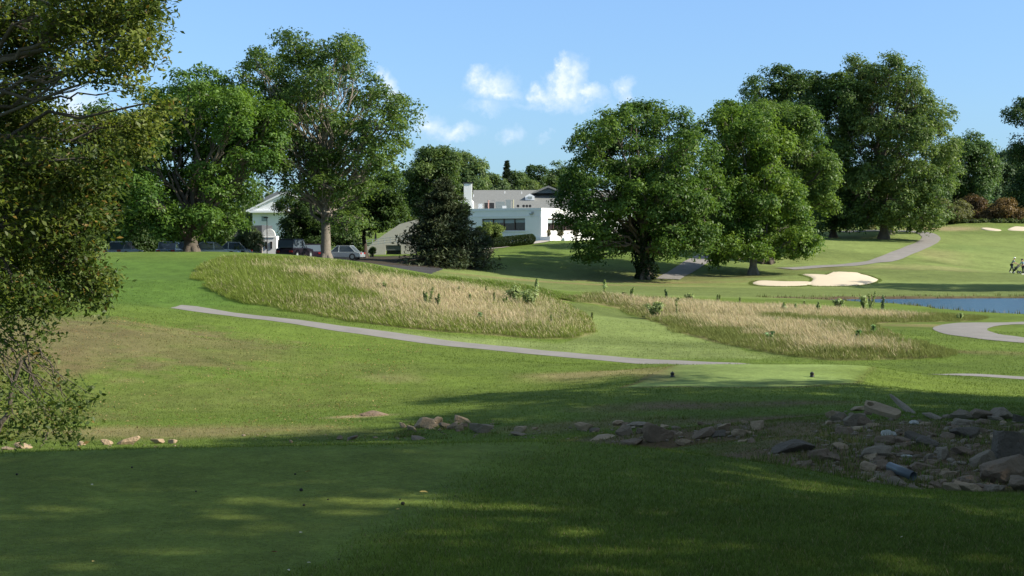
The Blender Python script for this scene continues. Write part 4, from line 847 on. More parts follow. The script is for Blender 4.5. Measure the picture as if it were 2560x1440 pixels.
# ------------------------------------------------------------------ meadow weeds
WEEDS = [(1068,775,52,'leafy','tall double stemmed weed at the left of the tan mound grass'),(1096,778,40,'leafy','shorter leafy weed just right of the tall double stemmed weed'),(1175,765,26,'thin','thin weed left of centre on the mound'),(1236,768,30,'thin','slim weed left of the dense weed clump on the mound'),
 (1288,765,44,'bush','broad yellow green weed clump, left of the densest green clump'),(1326,775,50,'bush','densest bright green weed clump at the right end of the mound'),(1264,770,24,'leafy','low weed between the slim weed and the broad clump'),(1342,728,28,'spire','lone spire shaped weed standing above the mound end, against the lawn'),
 (1512,740,36,'spire','lone spire shaped weed at the back of the right meadow, below the ivy trunk tree'),(1577,745,26,'leafy','weed near the back edge of the right meadow, right of the lone spire'),(1562,748,16,'leafy','small weed at the foot of the one near the back edge of the meadow'),(1666,748,22,'dark','dark leaning weed on the back edge of the right meadow'),
 (1692,800,48,'thin','tall thin weed at the channel side of the right meadow'),(1640,800,40,'bush','soft green weed at the edge of the mown channel'),(1696,770,24,'thin','thin weed behind the tall thin one in the right meadow'),(1960,785,28,'spire','small tree shaped weed left of the bushes by the pond'),(1990,785,26,'spire','slim weed between the two small tree shaped weeds'),
 (2045,786,30,'spire','small tree shaped weed just left of the round green bush'),(2095,775,26,'bush','round bright green bush in front of the left end of the pond'),(2160,775,34,'bush','light green bushy weed left of the darkest pond side weed'),(2178,772,40,'leafy','tallest weed standing in front of the pond'),
 (2206,777,38,'dark','darkest weed in front of the pond'),(1920,860,28,'milk','broad leaved green weed low in the middle of the right meadow'),(2146,862,32,'milk','broad leaved weed in the lower right of the right meadow'),(2180,847,30,'milk','pale broad leaved weed just right of the other broad leaved one'),
 (1380,822,30,'thin','dark thin weed low at the right end of the mound grass'),(1414,798,20,'thin','small thin weed at the tip of the mound grass'),(1200,808,22,'milk','small dark weed low in the middle of the mound grass'),(960,735,26,'leafy','weed on the upper left of the mound where the grass turns tan'),
 (902,700,26,'leafy','weed near the crest of the mound on the left'),(1795,760,22,'leafy','small weed on the back edge of the right meadow, below the yellow green tree'),(1725,758,20,'bush','low bushy weed on the back edge of the right meadow'),(1850,765,20,'thin','thin pale weed behind the middle of the right meadow'),(1148,742,22,'thin','thin weed on the upper slope of the mound'),(1480,800,16,'thin','thin weed at the right tip of the mound beside the channel'),
 (2010,770,16,'leafy','small weed at the very left end of the pond'),(1940,815,18,'milk','small pale weed in the upper part of the right meadow'),(1215,745,26,'thin','upright thin weed at the mound crest left of the clumps'),(2400,800,16,'bush','low green tuft on the meadow tip beside the pond')]
for i,(px,py,hp,kd,lab) in enumerate(WEEDS):
    rng = np.random.default_rng(2000+i); b = hit(px,py,30); b[2] = gz1(b[0],b[1]); H = hp*b[1]/F*1.05; t = empty('weed', b); tag(t, lab, 'weed', 'tall weeds growing in the meadow grass')
    ns = {'leafy':3,'thin':1,'bush':9,'spire':1,'dark':2,'milk':2}[kd]; LP=[];LN=[];paths=[]; spread = {'bush':.17,'leafy':.16,'milk':.12,'dark':.12}.get(kd,.02)
    for s_ in range(ns):
        e = b+np.array([rng.normal()*spread*H*1.2, rng.normal()*spread*H, H*(.75+.25*rng.random()) if s_ else H]); pt = wob(b+np.array([rng.normal()*spread*.3,0,0]), e, 6, .04); paths.append((pt, np.linspace(.014,.006,6)))
        nl_ = {'leafy':70,'thin':60,'bush':90,'spire':150,'dark':60,'milk':34}[kd]
        tt = .12+.9*rng.random(nl_)**(.6 if kd in ('spire','bush') else .9); q = b+(e-b)*np.minimum(tt,1)[:,None]
        wd = {'spire':np.where(tt > .45,(1.05-tt)*.5,.03)*H,'thin':.05*H,'bush':.16*H*(.5+tt)}.get(kd,.11*H*(1.3-tt))
        an = rng.random(nl_)*6.283; rr = rng.random(nl_)*wd; q = q+np.stack([np.cos(an)*rr,np.sin(an)*rr,.04*rng.normal(size=nl_)*H],1); LP.append(q); LN.append(np.stack([np.cos(an),np.sin(an),.8+0*an],1)+rng.normal(size=(nl_,3))*.4)
    q = np.concatenate(LP); nn = np.concatenate(LN); base = {'dark':col(.045,.085,.03),'milk':col(.08,.15,.05),'spire':col(.15,.20,.07),'bush':col(.15,.195,.065),'thin':col(.13,.16,.06),'leafy':col(.14,.18,.06)}[kd]
    V,Fc,cc = leaves(q, nn, (.13 if kd=='milk' else .075)*(b[1]/60)**.4*(.7+.6*rng.random(len(q))), (base*1.6+.045)*(.6+.8*rng.random((len(q),1))), long=2.0)
    npmesh('foliage', V, Fc, M_leaf, t, cc); V,Fc = tubes(paths,4); npmesh('stem', V, Fc, M_grey if False else M_bark, t)

# ------------------------------------------------------------------ rocks
M_rk = {'tan':plain('tan_limestone',(.38,.28,.18),.95,.45,5.0,.9,bscale=18),'grey':plain('grey_limestone',(.24,.19,.135),.95,.5,5.0,.9,bscale=18),'dark':plain('dark_boulder',(.135,.11,.085),.95,.5,4.0,.9,bscale=14),
        'white':plain('white_stone',(.50,.48,.43),.9,.2,6.0,.6,bscale=18),'brown':plain('brown_rock',(.21,.15,.10),.95,.5,5.0,.9,bscale=16)}
_ico = bmesh.new(); bmesh.ops.create_icosphere(_ico, subdivisions=4, radius=1); ICV = np.array([v.co[:] for v in _ico.verts]); ICF = np.array([[v.index for v in f.verts] for f in _ico.faces]); _ico.free()
_ico = bmesh.new(); bmesh.ops.create_icosphere(_ico, subdivisions=2, radius=1); IC2V = np.array([v.co[:] for v in _ico.verts]); IC2F = np.array([[v.index for v in f.verts] for f in _ico.faces]); _ico.free()
def rockshape(r_, V0, npl=15):
    nr = r_.normal(size=(npl,3)); nr /= np.linalg.norm(nr,axis=1,keepdims=True); nr = np.vstack([nr,[[.1,.1,1],[0,0,-1]]]); ds = np.concatenate([.40+.48*r_.random(npl), .55+.25*r_.random(2)])
    dt = V0@nr.T; s_ = np.where(dt > 1e-3, ds/np.maximum(dt,1e-3), 9).min(1); s_ = np.minimum(s_, 1.02); V = V0*s_[:,None]
    nz_ = fbm(V[:,0]*1.0+V[:,2]*1.7+9, V[:,1]+V[:,2]*.9+5, .5, r_.integers(40))-.5; n2_ = fbm(V[:,0]*1.3-V[:,2]*1.1+3, V[:,1]-V[:,2]*.7+8, .16, r_.integers(40),2)-.5; return V*(1+.13*nz_[:,None]+.09*n2_[:,None])
def rock(name, b, w, dp, h, tone, rz, sink=.25, seed=0, tilt=0., flat=False):
    r_ = np.random.default_rng(seed); V = rockshape(r_, ICV)*np.array([w/2,dp/2,h/2])*1.18
    ct,st = math.cos(tilt),math.sin(tilt); V = np.stack([V[:,0]*ct-V[:,2]*st,V[:,1],V[:,0]*st+V[:,2]*ct],1); c_,s_ = math.cos(rz),math.sin(rz); V = np.stack([V[:,0]*c_-V[:,1]*s_,V[:,0]*s_+V[:,1]*c_,V[:,2]],1)
    V[:,2] += h*(.5-sink)
    me = bpy.data.meshes.new(name); me.from_pydata(V.tolist(),[],ICF.tolist()); me.update(); me.materials.append(M_rk[tone]); me.polygons.foreach_set('use_smooth', np.zeros(len(ICF),bool))
    o = bpy.data.objects.new(name, me); C.objects.link(o); o.location = b; return o
#  px, base py, width px, height px, tone, label
ROCKS = [
 (2528,1160,120,80,'dark','largest dark boulder with a pale top, at the right edge of the rock bowl'),(2520,1212,140,64,'brown','broad brown boulder under the largest dark one at the right edge'),(2552,1236,60,34,'brown','brown rock in the bottom right corner of the rock bowl'),
 (2415,1098,80,34,'dark','dark blocky rock left of the largest boulder'),(2410,1072,66,22,'grey','flat slab resting above the dark blocky rock'),(2500,1052,58,32,'grey','grey humped rock on the upper right pile, furthest right'),(2452,1050,60,26,'brown','layered rock in the middle of the upper right pile'),(2405,1050,48,22,'grey','light grey rock at the left of the upper right pile'),
 (2545,1058,40,22,'dark','small dark rock at the right end of the upper right pile'),(2370,1048,26,12,'grey','small rock at the far left of the upper right pile'),(1978,1132,82,30,'dark','flat dark rock alone on the left side of the rock bowl'),(2200,1148,66,30,'grey','wedge shaped rock in the middle of the rock bowl'),
 (2132,1068,52,34,'grey','tall pointed grey rock below the slab with a hole'),(2100,1056,36,24,'grey','grey rock left of the tall pointed rock'),(2080,1046,24,18,'tan','small pale rock at the left end of the upper row of the bowl'),(2142,1028,34,12,'tan','flat light stone at the top left of the slab with a hole'),(2164,1066,30,20,'brown','small brown rock right of the tall pointed rock'),
 (2218,1096,22,20,'white','bright white stone in the middle of the rock bowl'),(2232,1092,14,12,'white','smaller white stone touching the bright white one'),(2285,1062,24,10,'white','pale flat stone near the top middle of the rock bowl'),(2310,1064,22,9,'tan','pale tan flat stone right of the pale flat stone'),
 (2280,1106,46,28,'dark','dark jagged rock right of the white stones'),(2325,1118,50,24,'dark','dark rough rock right of the jagged one'),(2250,1182,50,14,'grey','thin rock shelf above the blue pipe'),(2300,1182,60,26,'brown','rounded brown rock in the lower middle of the bowl'),(2360,1150,44,26,'grey','grey rock below the dark rough rock'),(2410,1140,56,22,'brown','low brown rock beside the largest boulder'),
 (2450,1170,50,36,'grey','grey rock leaning against the broad brown boulder'),(2370,1198,40,20,'tan','tan rock in the lower part of the bowl'),(2240,1232,44,24,'grey','flat grey rock left of the blue pipe mouth'),(2278,1236,60,12,'grey','long low stone right under the blue pipe mouth'),(2380,1232,36,20,'tan','pale rounded rock right of the blue pipe'),(2425,1234,64,22,'tan','long pale rock on the front rim of the bowl'),(2475,1236,36,18,'grey','grey stone on the front rim between two pale ones'),
 (2050,1150,46,26,'brown','brown rock low in the left part of the bowl'),(2020,1165,30,14,'brown','small brown rock on the front rim at left'),(2180,1222,20,12,'tan','small stone at the front rim, left of the pipe'),(2265,1145,20,8,'white','small white chip in the middle of the bowl'),(2320,1150,22,14,'grey','small round grey stone in the middle right of the bowl'),
 (1062,1070,48,24,'tan','largest tan rock of the left stone group'),(1092,1064,20,20,'tan','pale upright stone right of the largest tan rock'),(1028,1076,26,12,'tan','pale low stone at the front left of the left stone group'),(1006,1070,16,12,'tan','small round stone at the left end of the left stone group'),(1115,1072,24,14,'grey','small stone in the middle of the left stone group'),(1132,1074,26,18,'grey','grey stone right of the middle of the left stone group'),
 (1155,1058,38,16,'tan','flat topped stone at the back of the left stone group'),(1148,1078,18,16,'tan','narrow stone below the flat topped stone'),(1200,1084,58,24,'grey','wide grey rock at the right end of the left stone group'),(1304,1080,26,14,'tan','lone rounded stone between the two stone groups'),(1296,1090,46,8,'grey','low flat stone in front of the lone rounded stone'),(1336,1074,16,6,'tan','tiny flat stone right of the lone rounded stone'),
 (1458,1078,42,22,'tan','pale rock at the left end of the right hand stone group'),(1482,1082,24,12,'dark','dark stone touching the pale rock of the right hand group'),(1545,1064,24,14,'tan','light stone at the back of the right hand group'),(1590,1068,50,12,'grey','long flat stone at the back of the right hand group'),(1565,1092,40,32,'grey','rough grey rock in the middle of the right hand group'),(1598,1086,24,14,'grey','small grey stone behind the pointed rock'),
 (1642,1104,58,38,'brown','pointed brown rock of the right hand group'),(1585,1112,46,14,'brown','low brown stone in front of the right hand group'),(1505,1098,60,8,'tan','thin flat stone in the grass in front of the right hand group'),(1710,1112,34,12,'tan','pale flat stone right of the pointed brown rock'),(1765,1095,50,22,'brown','broken brown rock left of the pair of pale stones'),(1812,1078,30,16,'tan','left one of the pair of pale stones on the bank'),(1800,1092,30,14,'dark','dark stone under the pair of pale stones'),
 (1855,1092,34,18,'tan','pale stone on the slope below the pair'),(1895,1076,36,24,'tan','light wedge stone leaning at the left rim of the bowl'),(1860,1060,16,8,'tan','small light stone above the wedge stone'),(880,1100,26,10,'dark','small dark stone left of the left stone group'),(848,1100,14,10,'grey','small grey stone left of the small dark stone'),(1040,1100,36,10,'grey','flat stone in the grass before the left stone group'),(727,1108,10,8,'tan','tiny lone stone on the lower grass'),
 (270,1113,26,12,'tan','pale stone on the left at the lip of the tee'),(325,1112,44,16,'tan','largest pale stone on the left at the lip of the tee'),(395,1110,30,12,'tan','long pale stone left of the small one at the lip of the tee'),(430,1110,18,12,'tan','small pale stone at the right end of the row by the tee lip'),(60,1122,34,12,'tan','pale stone at the foot of the drooping branches'),(20,1126,26,10,'grey','grey stone at the far left under the drooping branches'),(205,1114,18,8,'tan','small pale stone beside the lowest leafy branch')]
for i,(px,py,w,h,tone,lab) in enumerate(ROCKS):
    b = hit(px, py-h*.12, 12.2 if py > 1015 else 0); b[2] = gz1(b[0],b[1]); m = b[1]/F; r_ = random.Random(i)
    o = rock('rock', b, w*m*1.32, w*m*(.6+.4*r_.random())*1.1, h*m*1.5, tone, r_.uniform(-.6,.6), .24, 300+i, r_.uniform(-.32,.32))
    tag(o, lab, 'rock', 'limestone rocks in the gully and the rock bowl' if w > 34 else 'small stones in the gully and the rock bowl')
def more_rocks():
    r_ = random.Random(5); k = 0
    Z_ = [(2060,2540,1085,1220,64,'stone in the dense middle of the rock bowl',16,50),(2360,2550,1040,1085,16,'stone in the upper right pile of the rock bowl',16,44),(2070,2180,1035,1075,12,'stone in the row left of the slab with a hole',14,34),
          (1950,2200,1150,1205,12,'stone along the front rim of the rock bowl at left',14,36),(2220,2520,1215,1238,14,'stone on the front rim of the rock bowl near the pipe',18,46),(1560,1900,1062,1108,26,'stone of the right hand group in the gully',10,30),(1010,1230,1056,1084,12,'stone of the left stone group in the gully',10,24)]
    for (x0,x1,y0,y1,n,lab,s0,s1) in Z_:
        for i in range(n):
            px = r_.uniform(x0,x1); py = r_.uniform(y0,y1); b = hit(px,py,12.2); b[2] = gz1(b[0],b[1]); m = b[1]/F; w = r_.uniform(s0,s1)*1.2*m; tone = r_.choice(['grey','brown','brown','brown','tan'])
            o = rock('rock', b, w, w*r_.uniform(.6,1.), w*r_.uniform(.35,.7), tone, r_.uniform(-1,1), .36, 900+k, r_.uniform(-.3,.3)); k += 1
            tag(o, {'grey':'plain grey ','brown':'plain brown ','tan':'plain pale '}[tone]+lab, 'rock', lab.replace('stone','stones',1))
more_rocks()
# leaf litter on the left slope
rng = np.random.default_rng(64); n_ = 5200; x = -14+11*rng.random(n_)**1.2; y = 28+22*rng.random(n_); k = (fbm(x,y,3,5)+rng.random(n_)*.5 > .72) & (linedist(x,y,path1[::2]) > 1.2); x,y = x[k],y[k]; n_ = len(x)
V,Fc,cc = leaves(np.stack([x,y,gz(x,y)+.04],1), np.array([0,0,1.])+rng.normal(size=(n_,3))*.4, (.022+.026*rng.random(n_)), np.where((rng.random(n_)<.5)[:,None], col(.34,.24,.12), col(.22,.15,.08))*(.7+.7*rng.random((n_,1))))
tag(npmesh('fallen_leaves', V, Fc, M_leaf, None, cc), 'dry fallen leaves scattered over the straw coloured left slope', 'leaves', kind='stuff')
# grass lip round the bunkers
for bp_, lab in ((bunkerA,'grass lip around the large sand bunker'),(bunkerB,'grass lip around the low left sand bunker')):
    n_ = 5200; k = rng.integers(0,len(bp_),n_); a_ = np.asarray(bp_)[k,:2]; b_ = np.roll(np.asarray(bp_)[:,:2],-1,0)[k]; p_ = a_+(b_-a_)*rng.random((n_,1)); c_ = np.asarray(bp_)[:,:2].mean(0); o_ = (p_-c_)/np.linalg.norm(p_-c_,axis=1,keepdims=True); p_ = p_+o_*(rng.random((n_,1))*.40-.02)
    gq = gcolor(p_[:,0],p_[:,1]); tag(blades('lip_grass', p_[:,0],p_[:,1],.05+.07*rng.random(n_),.05+0*p_[:,0],rng.normal(size=n_)*.05,rng.normal(size=n_)*.05,gq*.95,gq*1.15,M_grass), lab,'grass')
rng = np.random.default_rng(71); q_ = []
for k in range(230):
    z_ = [(2030,2560,1045,1225),(1880,2200,1090,1190),(1480,1930,1040,1110),(980,1300,1055,1100)][rng.choice(4,p=[.5,.15,.23,.12])]; b_ = hit(z_[0]+(z_[1]-z_[0])*rng.random(), z_[2]+(z_[3]-z_[2])*rng.random(), 12.2); q_.append(b_[:2]+rng.normal(size=(34,2))*(.05+.08*rng.random()))
q_ = np.concatenate(q_); n_ = len(q_); cc = np.where((rng.random(n_)<.3)[:,None], G_TAN*.8, np.where((rng.random(n_)<.5)[:,None], G_ROUGH*1.1, G_OLIVE*1.2))*(.6+.8*rng.random((n_,1)))
tag(blades('weedy_grass', q_[:,0],q_[:,1],.04+.07*rng.random(n_),.012+0*q_[:,0],rng.normal(size=n_)*.03,rng.normal(size=n_)*.03,cc*.8,cc*1.1,M_grass),'grass and weeds growing between the stones of the gully and rock bowl','grass')
# rubble nobody could count
def rubble():
    global rng
    rng = np.random.default_rng(91); VV=[];FF=[];b0=0
    for (x0,x1,y0,y1,n,s0,s1) in [(2030,2560,1050,1225,520,.015,.065),(1900,2200,1100,1170,90,.012,.04),(1500,1930,1060,1110,150,.012,.055),(1000,1240,1050,1095,50,.012,.045),(1250,1500,1070,1100,24,.02,.05),(0,460,1106,1124,40,.012,.045),(600,1000,1085,1105,24,.02,.06),(2070,2450,1025,1060,70,.015,.05)]:
        for k in range(n):
            px = x0+(x1-x0)*rng.random(); py = y0+(y1-y0)*rng.random(); b = hit(px,py,12.2); w = (s0+(s1-s0)*rng.random()**2)
            V = rockshape(rng, IC2V, 7)*np.array([w,w*(.6+.6*rng.random()),w*(.4+.4*rng.random())]); a = rng.random()*6.28; V = np.stack([V[:,0]*math.cos(a)-V[:,1]*math.sin(a),V[:,0]*math.sin(a)+V[:,1]*math.cos(a),V[:,2]],1)
            V += np.array([b[0],b[1],gz1(b[0],b[1])+w*.12]); VV.append(V); FF.append(IC2F+b0); b0 += len(V)
    tag(npmesh('rubble', np.concatenate(VV), np.concatenate(FF), M_rk['grey']), 'loose broken stone scattered through the rock bowl and gully', 'rubble', kind='stuff')
rubble()
# concrete slab with a round hole, long stones, pipe, flat stone in the grass
def slab():
    b = hit(2205,1050,12.2); m = b[1]/F; t = empty('concrete_slab', (b[0],b[1],gz1(b[0],b[1]))); n = 24; Lh, Wh, T = 46*m, 13*m*1.3, .04
    bm = bmesh.new(); hc = (-Lh*.68, 0); hr = 9*m
    out = []; 
    for i in range(n):
        a = 2*math.pi*i/n; c_, s_ = math.cos(a), math.sin(a); x = Lh*np.sign(c_)*abs(c_)**.45; y = Wh*np.sign(s_)*abs(s_)**.6; out.append((x*(1+.03*math.sin(5*a)), y*(1+.06*math.cos(7*a))))
    inn = [(hc[0]+hr*math.cos(2*math.pi*i/n), hc[1]+hr*math.sin(2*math.pi*i/n)) for i in range(n)]
    V = [(x,y,T) for x,y in out]+[(x,y,T) for x,y in inn]+[(x*1.0,y*1.0,-T) for x,y in out]+[(x,y,-T) for x,y in inn]
    Fq_ = []
    for i in range(n):
        j = (i+1)%n; Fq_ += [(i,j,n+j,n+i),(2*n+i,i+3*n,3*n+j,2*n+j),(i,2*n+i,2*n+j,j),(n+i,n+j,3*n+j,3*n+i)]
    MB_ = MB(); MB_.add(V,Fq_); o = MB_.build('slab', M_rk['tan'], t); o.rotation_euler = (R(24),R(14),R(-32)); o.location = (0,0,.12)
    bpy.data.objects.remove(t); o.name = 'concrete_slab'; o.location = (b[0],b[1],gz1(b[0],b[1])+.16); tag(o,'broken concrete slab with a round hole lying across the top of the rock bowl','slab')
slab()
for (x0,y0,x1,y1,th,lab) in [(2232,1030,2320,1044,10,'long narrow stone bar behind the slab with a hole'),(2300,1042,2352,1050,8,'second narrow stone bar, running right from the first one')]:
    a = hit(x0,y0,12.2); b = hit(x1,y1,12.2); c_ = (a+b)/2; ln = np.linalg.norm((b-a)[:2]); o = rock('rock', (c_[0],c_[1],gz1(c_[0],c_[1])), ln, .13, .12, 'grey', math.atan2(b[1]-a[1],b[0]-a[0]), .2, 777+x0); tag(o,lab,'rock')
def pipe():
    a = np.array(hit(2283,1207,11.3)); b = np.array(hit(2252,1186,12.2)); a[2] = gz1(a[0],a[1])+.06; d = Vector((-.34,.80,.10)).normalized(); e = Vector(a)+d*.34
    n = 24; ro, ri = .043,.038; u = d.orthogonal().normalized(); w = d.cross(u); V=[]
    for p,r_ in ((Vector(a),ro),(e,ro),(e,ri),(Vector(a),ri)):
        for i in range(n): t = 2*math.pi*i/n; V.append(p+(u*math.cos(t)+w*math.sin(t))*r_)
    f = []
    for k in range(4):
        k2 = (k+1)%4
        for i in range(n): j=(i+1)%n; f.append((k*n+i,k*n+j,k2*n+j,k2*n+i))
    m_ = MB(); m_.add([tuple(Vector(v)-Vector(a)) for v in V], f); o = m_.build('drain_pipe', plain('blue_grey_pipe',(.085,.10,.11),.35,.15,8,.1), smooth=True); o.location = a; tag(o,'blue grey plastic drain pipe sticking out at the foot of the rock bowl','pipe')
pipe()
o = rock('flat_stone', tuple(hit(938,1037,20)), .62,.45,.12,'brown',.1,.2,55); tag(o,'flat brown stone lying in the lawn at the edge of the shade','stone')
# walnuts and fallen leaves on the upper tee
M_nut = plain('walnut_husk',(.035,.028,.02),.8,.3,40,.5)
for i,(px,py,w,lab) in enumerate([(753,1228,12,'dark walnut high on the tee, left of the sun fleck'),(760,1265,9,'dark walnut right above the bright sun fleck on the tee'),(1007,1262,13,'largest dark walnut near the tee collar'),(820,1250,6,'small dark walnut between two larger ones on the tee'),(1138,1242,7,'small walnut on the tee collar'),(738,1187,7,'small walnut far up the tee, near the middle'),(848,1400,6,'small walnut at the bottom of the tee'),
   (1206,1224,6,'walnut in the rough grass beside the tee'),(1000,1250,6,'small walnut beside the largest one'),(42,1188,8,'walnut at the far left of the tee'),(330,1170,7,'walnut in the upper left of the tee'),(490,1230,6,'walnut left of the middle of the tee')]):
    b = hit(px,py); r_ = w/2.5*b[1]/F; o = MB().ball((0,0,0),r_,(1,1,.9)).build('walnut', M_nut, smooth=True); o.location = (b[0],b[1],gz1(b[0],b[1])+r_*.7); tag(o,lab,'walnut','walnuts fallen on the tee')
M_lf = [plain('fallen_leaf_yellow',(.50,.36,.10),.7,.3,30),plain('fallen_leaf_pale',(.55,.50,.36),.7,.2,30),plain('fallen_leaf_red',(.28,.07,.03),.7,.2,30)]
for i,(px,py,w,k,lab) in enumerate([(1059,1237,14,0,'yellow fallen leaf beside the tee collar'),(752,1339,10,1,'pale fallen leaf below the sun fleck'),(686,1388,13,2,'red brown fallen leaf low on the tee'),(770,1185,12,0,'thin yellow leaf far up the tee'),(722,1434,9,1,'pale leaf at the bottom edge of the tee'),(772,1415,7,1,'small pale leaf low on the tee, right of the red one'),(233,1412,10,0,'yellow leaf at the lower left of the tee'),(1357,1152,9,0,'yellow leaf in the rough just past the tee corner'),(2255,1350,9,1,'pale leaf in the lower right grass'),(230,1218,8,1,'pale leaf at the upper left of the tee'),(995,1280,7,0,'small yellow leaf right under the largest walnut'),(1600,1290,7,0,'small yellow leaf in the middle of the rough grass')]):
    b = hit(px,py); s_ = w/2*b[1]/F*1.2; vv = [(s_*x_,s_*y_,z_*s_) for x_,y_,z_ in ((-1.3,0,0),(-.5,.55,.25),(.5,.5,.3),(1.4,0,.1),(.5,-.5,.3),(-.5,-.55,.25),(0,0,.02))]
    m_ = MB(); m_.add(vv,[(0,1,6),(1,2,6),(2,3,6),(3,4,6),(4,5,6),(5,0,6)]); o = m_.build('fallen_leaf', M_lf[k]); o.location = (b[0],b[1],gz1(b[0],b[1])+.018); o.rotation_euler = (.25,.1,i*1.3); tag(o,lab,'leaf','leaves fallen on the near grass')
# tee markers
M_black = plain('black_paint',(.018,.018,.018),.4,.1,5); M_gold = plain('gold_paint',(.45,.36,.10),.4,.1,5)
for (px,py,lab) in [(1681,943,'left one of the two black and gold tee markers on the lower tee'),(2030,943,'right one of the two black and gold tee markers on the lower tee')]:
    b = hit(px,py); b[2] = gz1(b[0],b[1]); t = empty('tee_marker', b); tag(t,lab,'tee marker','tee markers on the lower tee')
    prof = [(0,.0),(.062,.0),(.066,.012),(.050,.02),(.050,.085),(.058,.092),(.052,.105),(.03,.122),(.012,.130),(.010,.140),(0,.146)]; n = 16; V = [(r_*math.cos(2*math.pi*i/n),r_*math.sin(2*math.pi*i/n),z_) for r_,z_ in prof for i in range(n)]
    f = [(k*n+i,k*n+(i+1)%n,(k+1)*n+(i+1)%n,(k+1)*n+i) for k in range(len(prof)-1) for i in range(n)]; m_ = MB(); m_.add(V,f); m_.build('body', M_black, t, smooth=True)
    m_ = MB(); m_.tube((.030,-.004,.052),(.056,-.008,.052),.030,.030,16); m_.build('plaque', M_gold, t, smooth=False)

# ------------------------------------------------------------------ buildings
def px2(px, d): return (px-1280)/F*d
def pz2(py, d): return P(1280, py, d)[2]
def wmb(mb, name, mat, parent, **k):      # MB in world coordinates under an Empty without rotation
    loc = Vector(parent.location) if parent.parent is None else Vector(parent.parent.location)
    mb.v = [tuple(Vector(v)-loc) for v in mb.v]; return mb.build(name, mat, parent, **k)
def pzy(lst, d): return [(px2(x,d), pz2(y,d)) for x,y in lst]
# club house: corner block with the long office windows
TH = R(30); CH = empty('club_house', (3.64,176.,-.35), -TH); tag(CH,'long white flat fronted club house with grey shingle roof and wide dark windows','building')
def lw(name, mat, *boxes, parent=None, bevel=0):
    m_ = MB()
    for b_ in boxes: m_.box(*b_)
    return m_.build(name, mat, parent or CH, bevel=bevel)
ZT = 4.32
lw('wall', M_white, (-11,-8.62,0,.3,-1.6,ZT),(-8.62,-2.3,0,.3,3.07,ZT),(-8.62,-2.3,0,.3,-1.6,1.55),(-2.3,-.3,0,.3,-1.6,ZT))
lw('wall', M_white, (-.3,0,0,1.7,-1.6,ZT),(-.3,0,1.7,10.0,-1.6,1.55),(-.3,0,1.7,10.0,3.07,ZT),(-.3,0,10.0,22,-1.6,ZT))
lw('wall', M_white, (-11,-10.7,.3,22,-1.6,ZT)); lw('flat_roof', M_grey, (-10.7,-.3,.3,22,ZT-.4,ZT-.3))
lw('cornice', M_trim, (-11.08,.08,-.08,-.003,ZT-.28,ZT+.04),(.003,.08,-.003,22,ZT-.28,ZT+.04),(-11.05,.0,-.05,-.003,3.28,3.40))
lw('plinth', M_trim, (-11.03,-.03,-.10,-.003,-1.6,.72),(-8.9,-2.0,-.14,-.103,1.40,1.52))
def win(x0,x1,z0,z1,npan,side):
    fr = MB(); w = .10
    def B(a,b,c,d,e,f):
        return (a,b,c,d,e,f) if side == 0 else (-d,-c,a,b,e,f)
    xs_ = np.linspace(x0,x1,npan+1)
    for x in xs_: fr.box(*B(max(x-w/2,x0),min(x+w/2,x1),.08,.2,z0+w,z1-w))
    fr.box(*B(x0,x1,.08,.2,z0,z0+w)); fr.box(*B(x0,x1,.08,.2,z1-w,z1)); o = fr.build('window', M_mull, CH)
    g_ = MB().box(*B(x0+w,x1-w,.22,.24,z0+w,z1-w)); g_.build('pane', M_glassd, o)
    bl = MB()
    for i in range(npan): bl.box(*B(xs_[i]+w*.7,xs_[i+1]-w*.7,.205,.215,z1-w-.48+.06*(i%2),z1-w))
    bl.build('blind', M_blind, o); sl_ = MB().box(*B(x0-.08,x1+.08,-.07,.06,z0-.09,z0-.003)); sl_.build('sill', M_trim, o)
win(-8.62,-2.3,1.55,3.07,4,0); win(1.7,10.0,1.55,3.07,5,1)
# white terrace planter in front of the lit wall
t = lw('terrace_planter', M_white, (.15,1.5,-.4,.0,-1.3,.80),(.15,1.5,9.2,9.5,-1.3,.80),(1.2,1.5,.0,9.2,-1.3,.80)); lw('planter_soil', M_soil, (.15,1.2,0,9.2,.3,.66))
# security lamp
lw('wall_lamp', M_grey, (-1.6,-1.2,-.30,-.003,3.55,3.68),(-1.2,-1.1,-.35,-.05,3.60,3.9))
# main shingled roof behind
def wprism(name, mat, polyxz, y0, y1, parent=CH):
    m_ = MB().prism(polyxz, y0, y1); c_,s_ = math.cos(TH),math.sin(TH); l = parent.location
    m_.v = [((v[0]-l.x)*c_-(v[1]-l.y)*s_, (v[0]-l.x)*s_+(v[1]-l.y)*c_, v[2]-l.z) for v in m_.v]; return m_.build(name, mat, parent)
def wquad(name, mat, vs, fs, parent=CH):
    m_ = MB(); m_.add(vs, fs); c_,s_ = math.cos(TH),math.sin(TH); l = parent.location
    m_.v = [((v[0]-l.x)*c_-(v[1]-l.y)*s_, (v[0]-l.x)*s_+(v[1]-l.y)*c_, v[2]-l.z) for v in m_.v]; return m_.build(name, mat, parent)
xl, xr = -5.6, 17; ze, zr = 4.25, 7.22
roof = wquad('roof', M_shingle, [(xl,195.5,ze),(xr,195.5,ze),(xr,204,zr),(xl,204,zr),(xl,212.5,ze),(xr,212.5,ze),(xl,195.5,ze-.2),(xr,195.5,ze-.2),(xr,212.5,ze-.2),(xl,212.5,ze-.2)],
      [(0,1,2,3),(3,2,5,4),(6,7,1,0),(0,3,4,9,6),(1,7,8,5,2),(4,5,8,9),(6,9,8,7)])
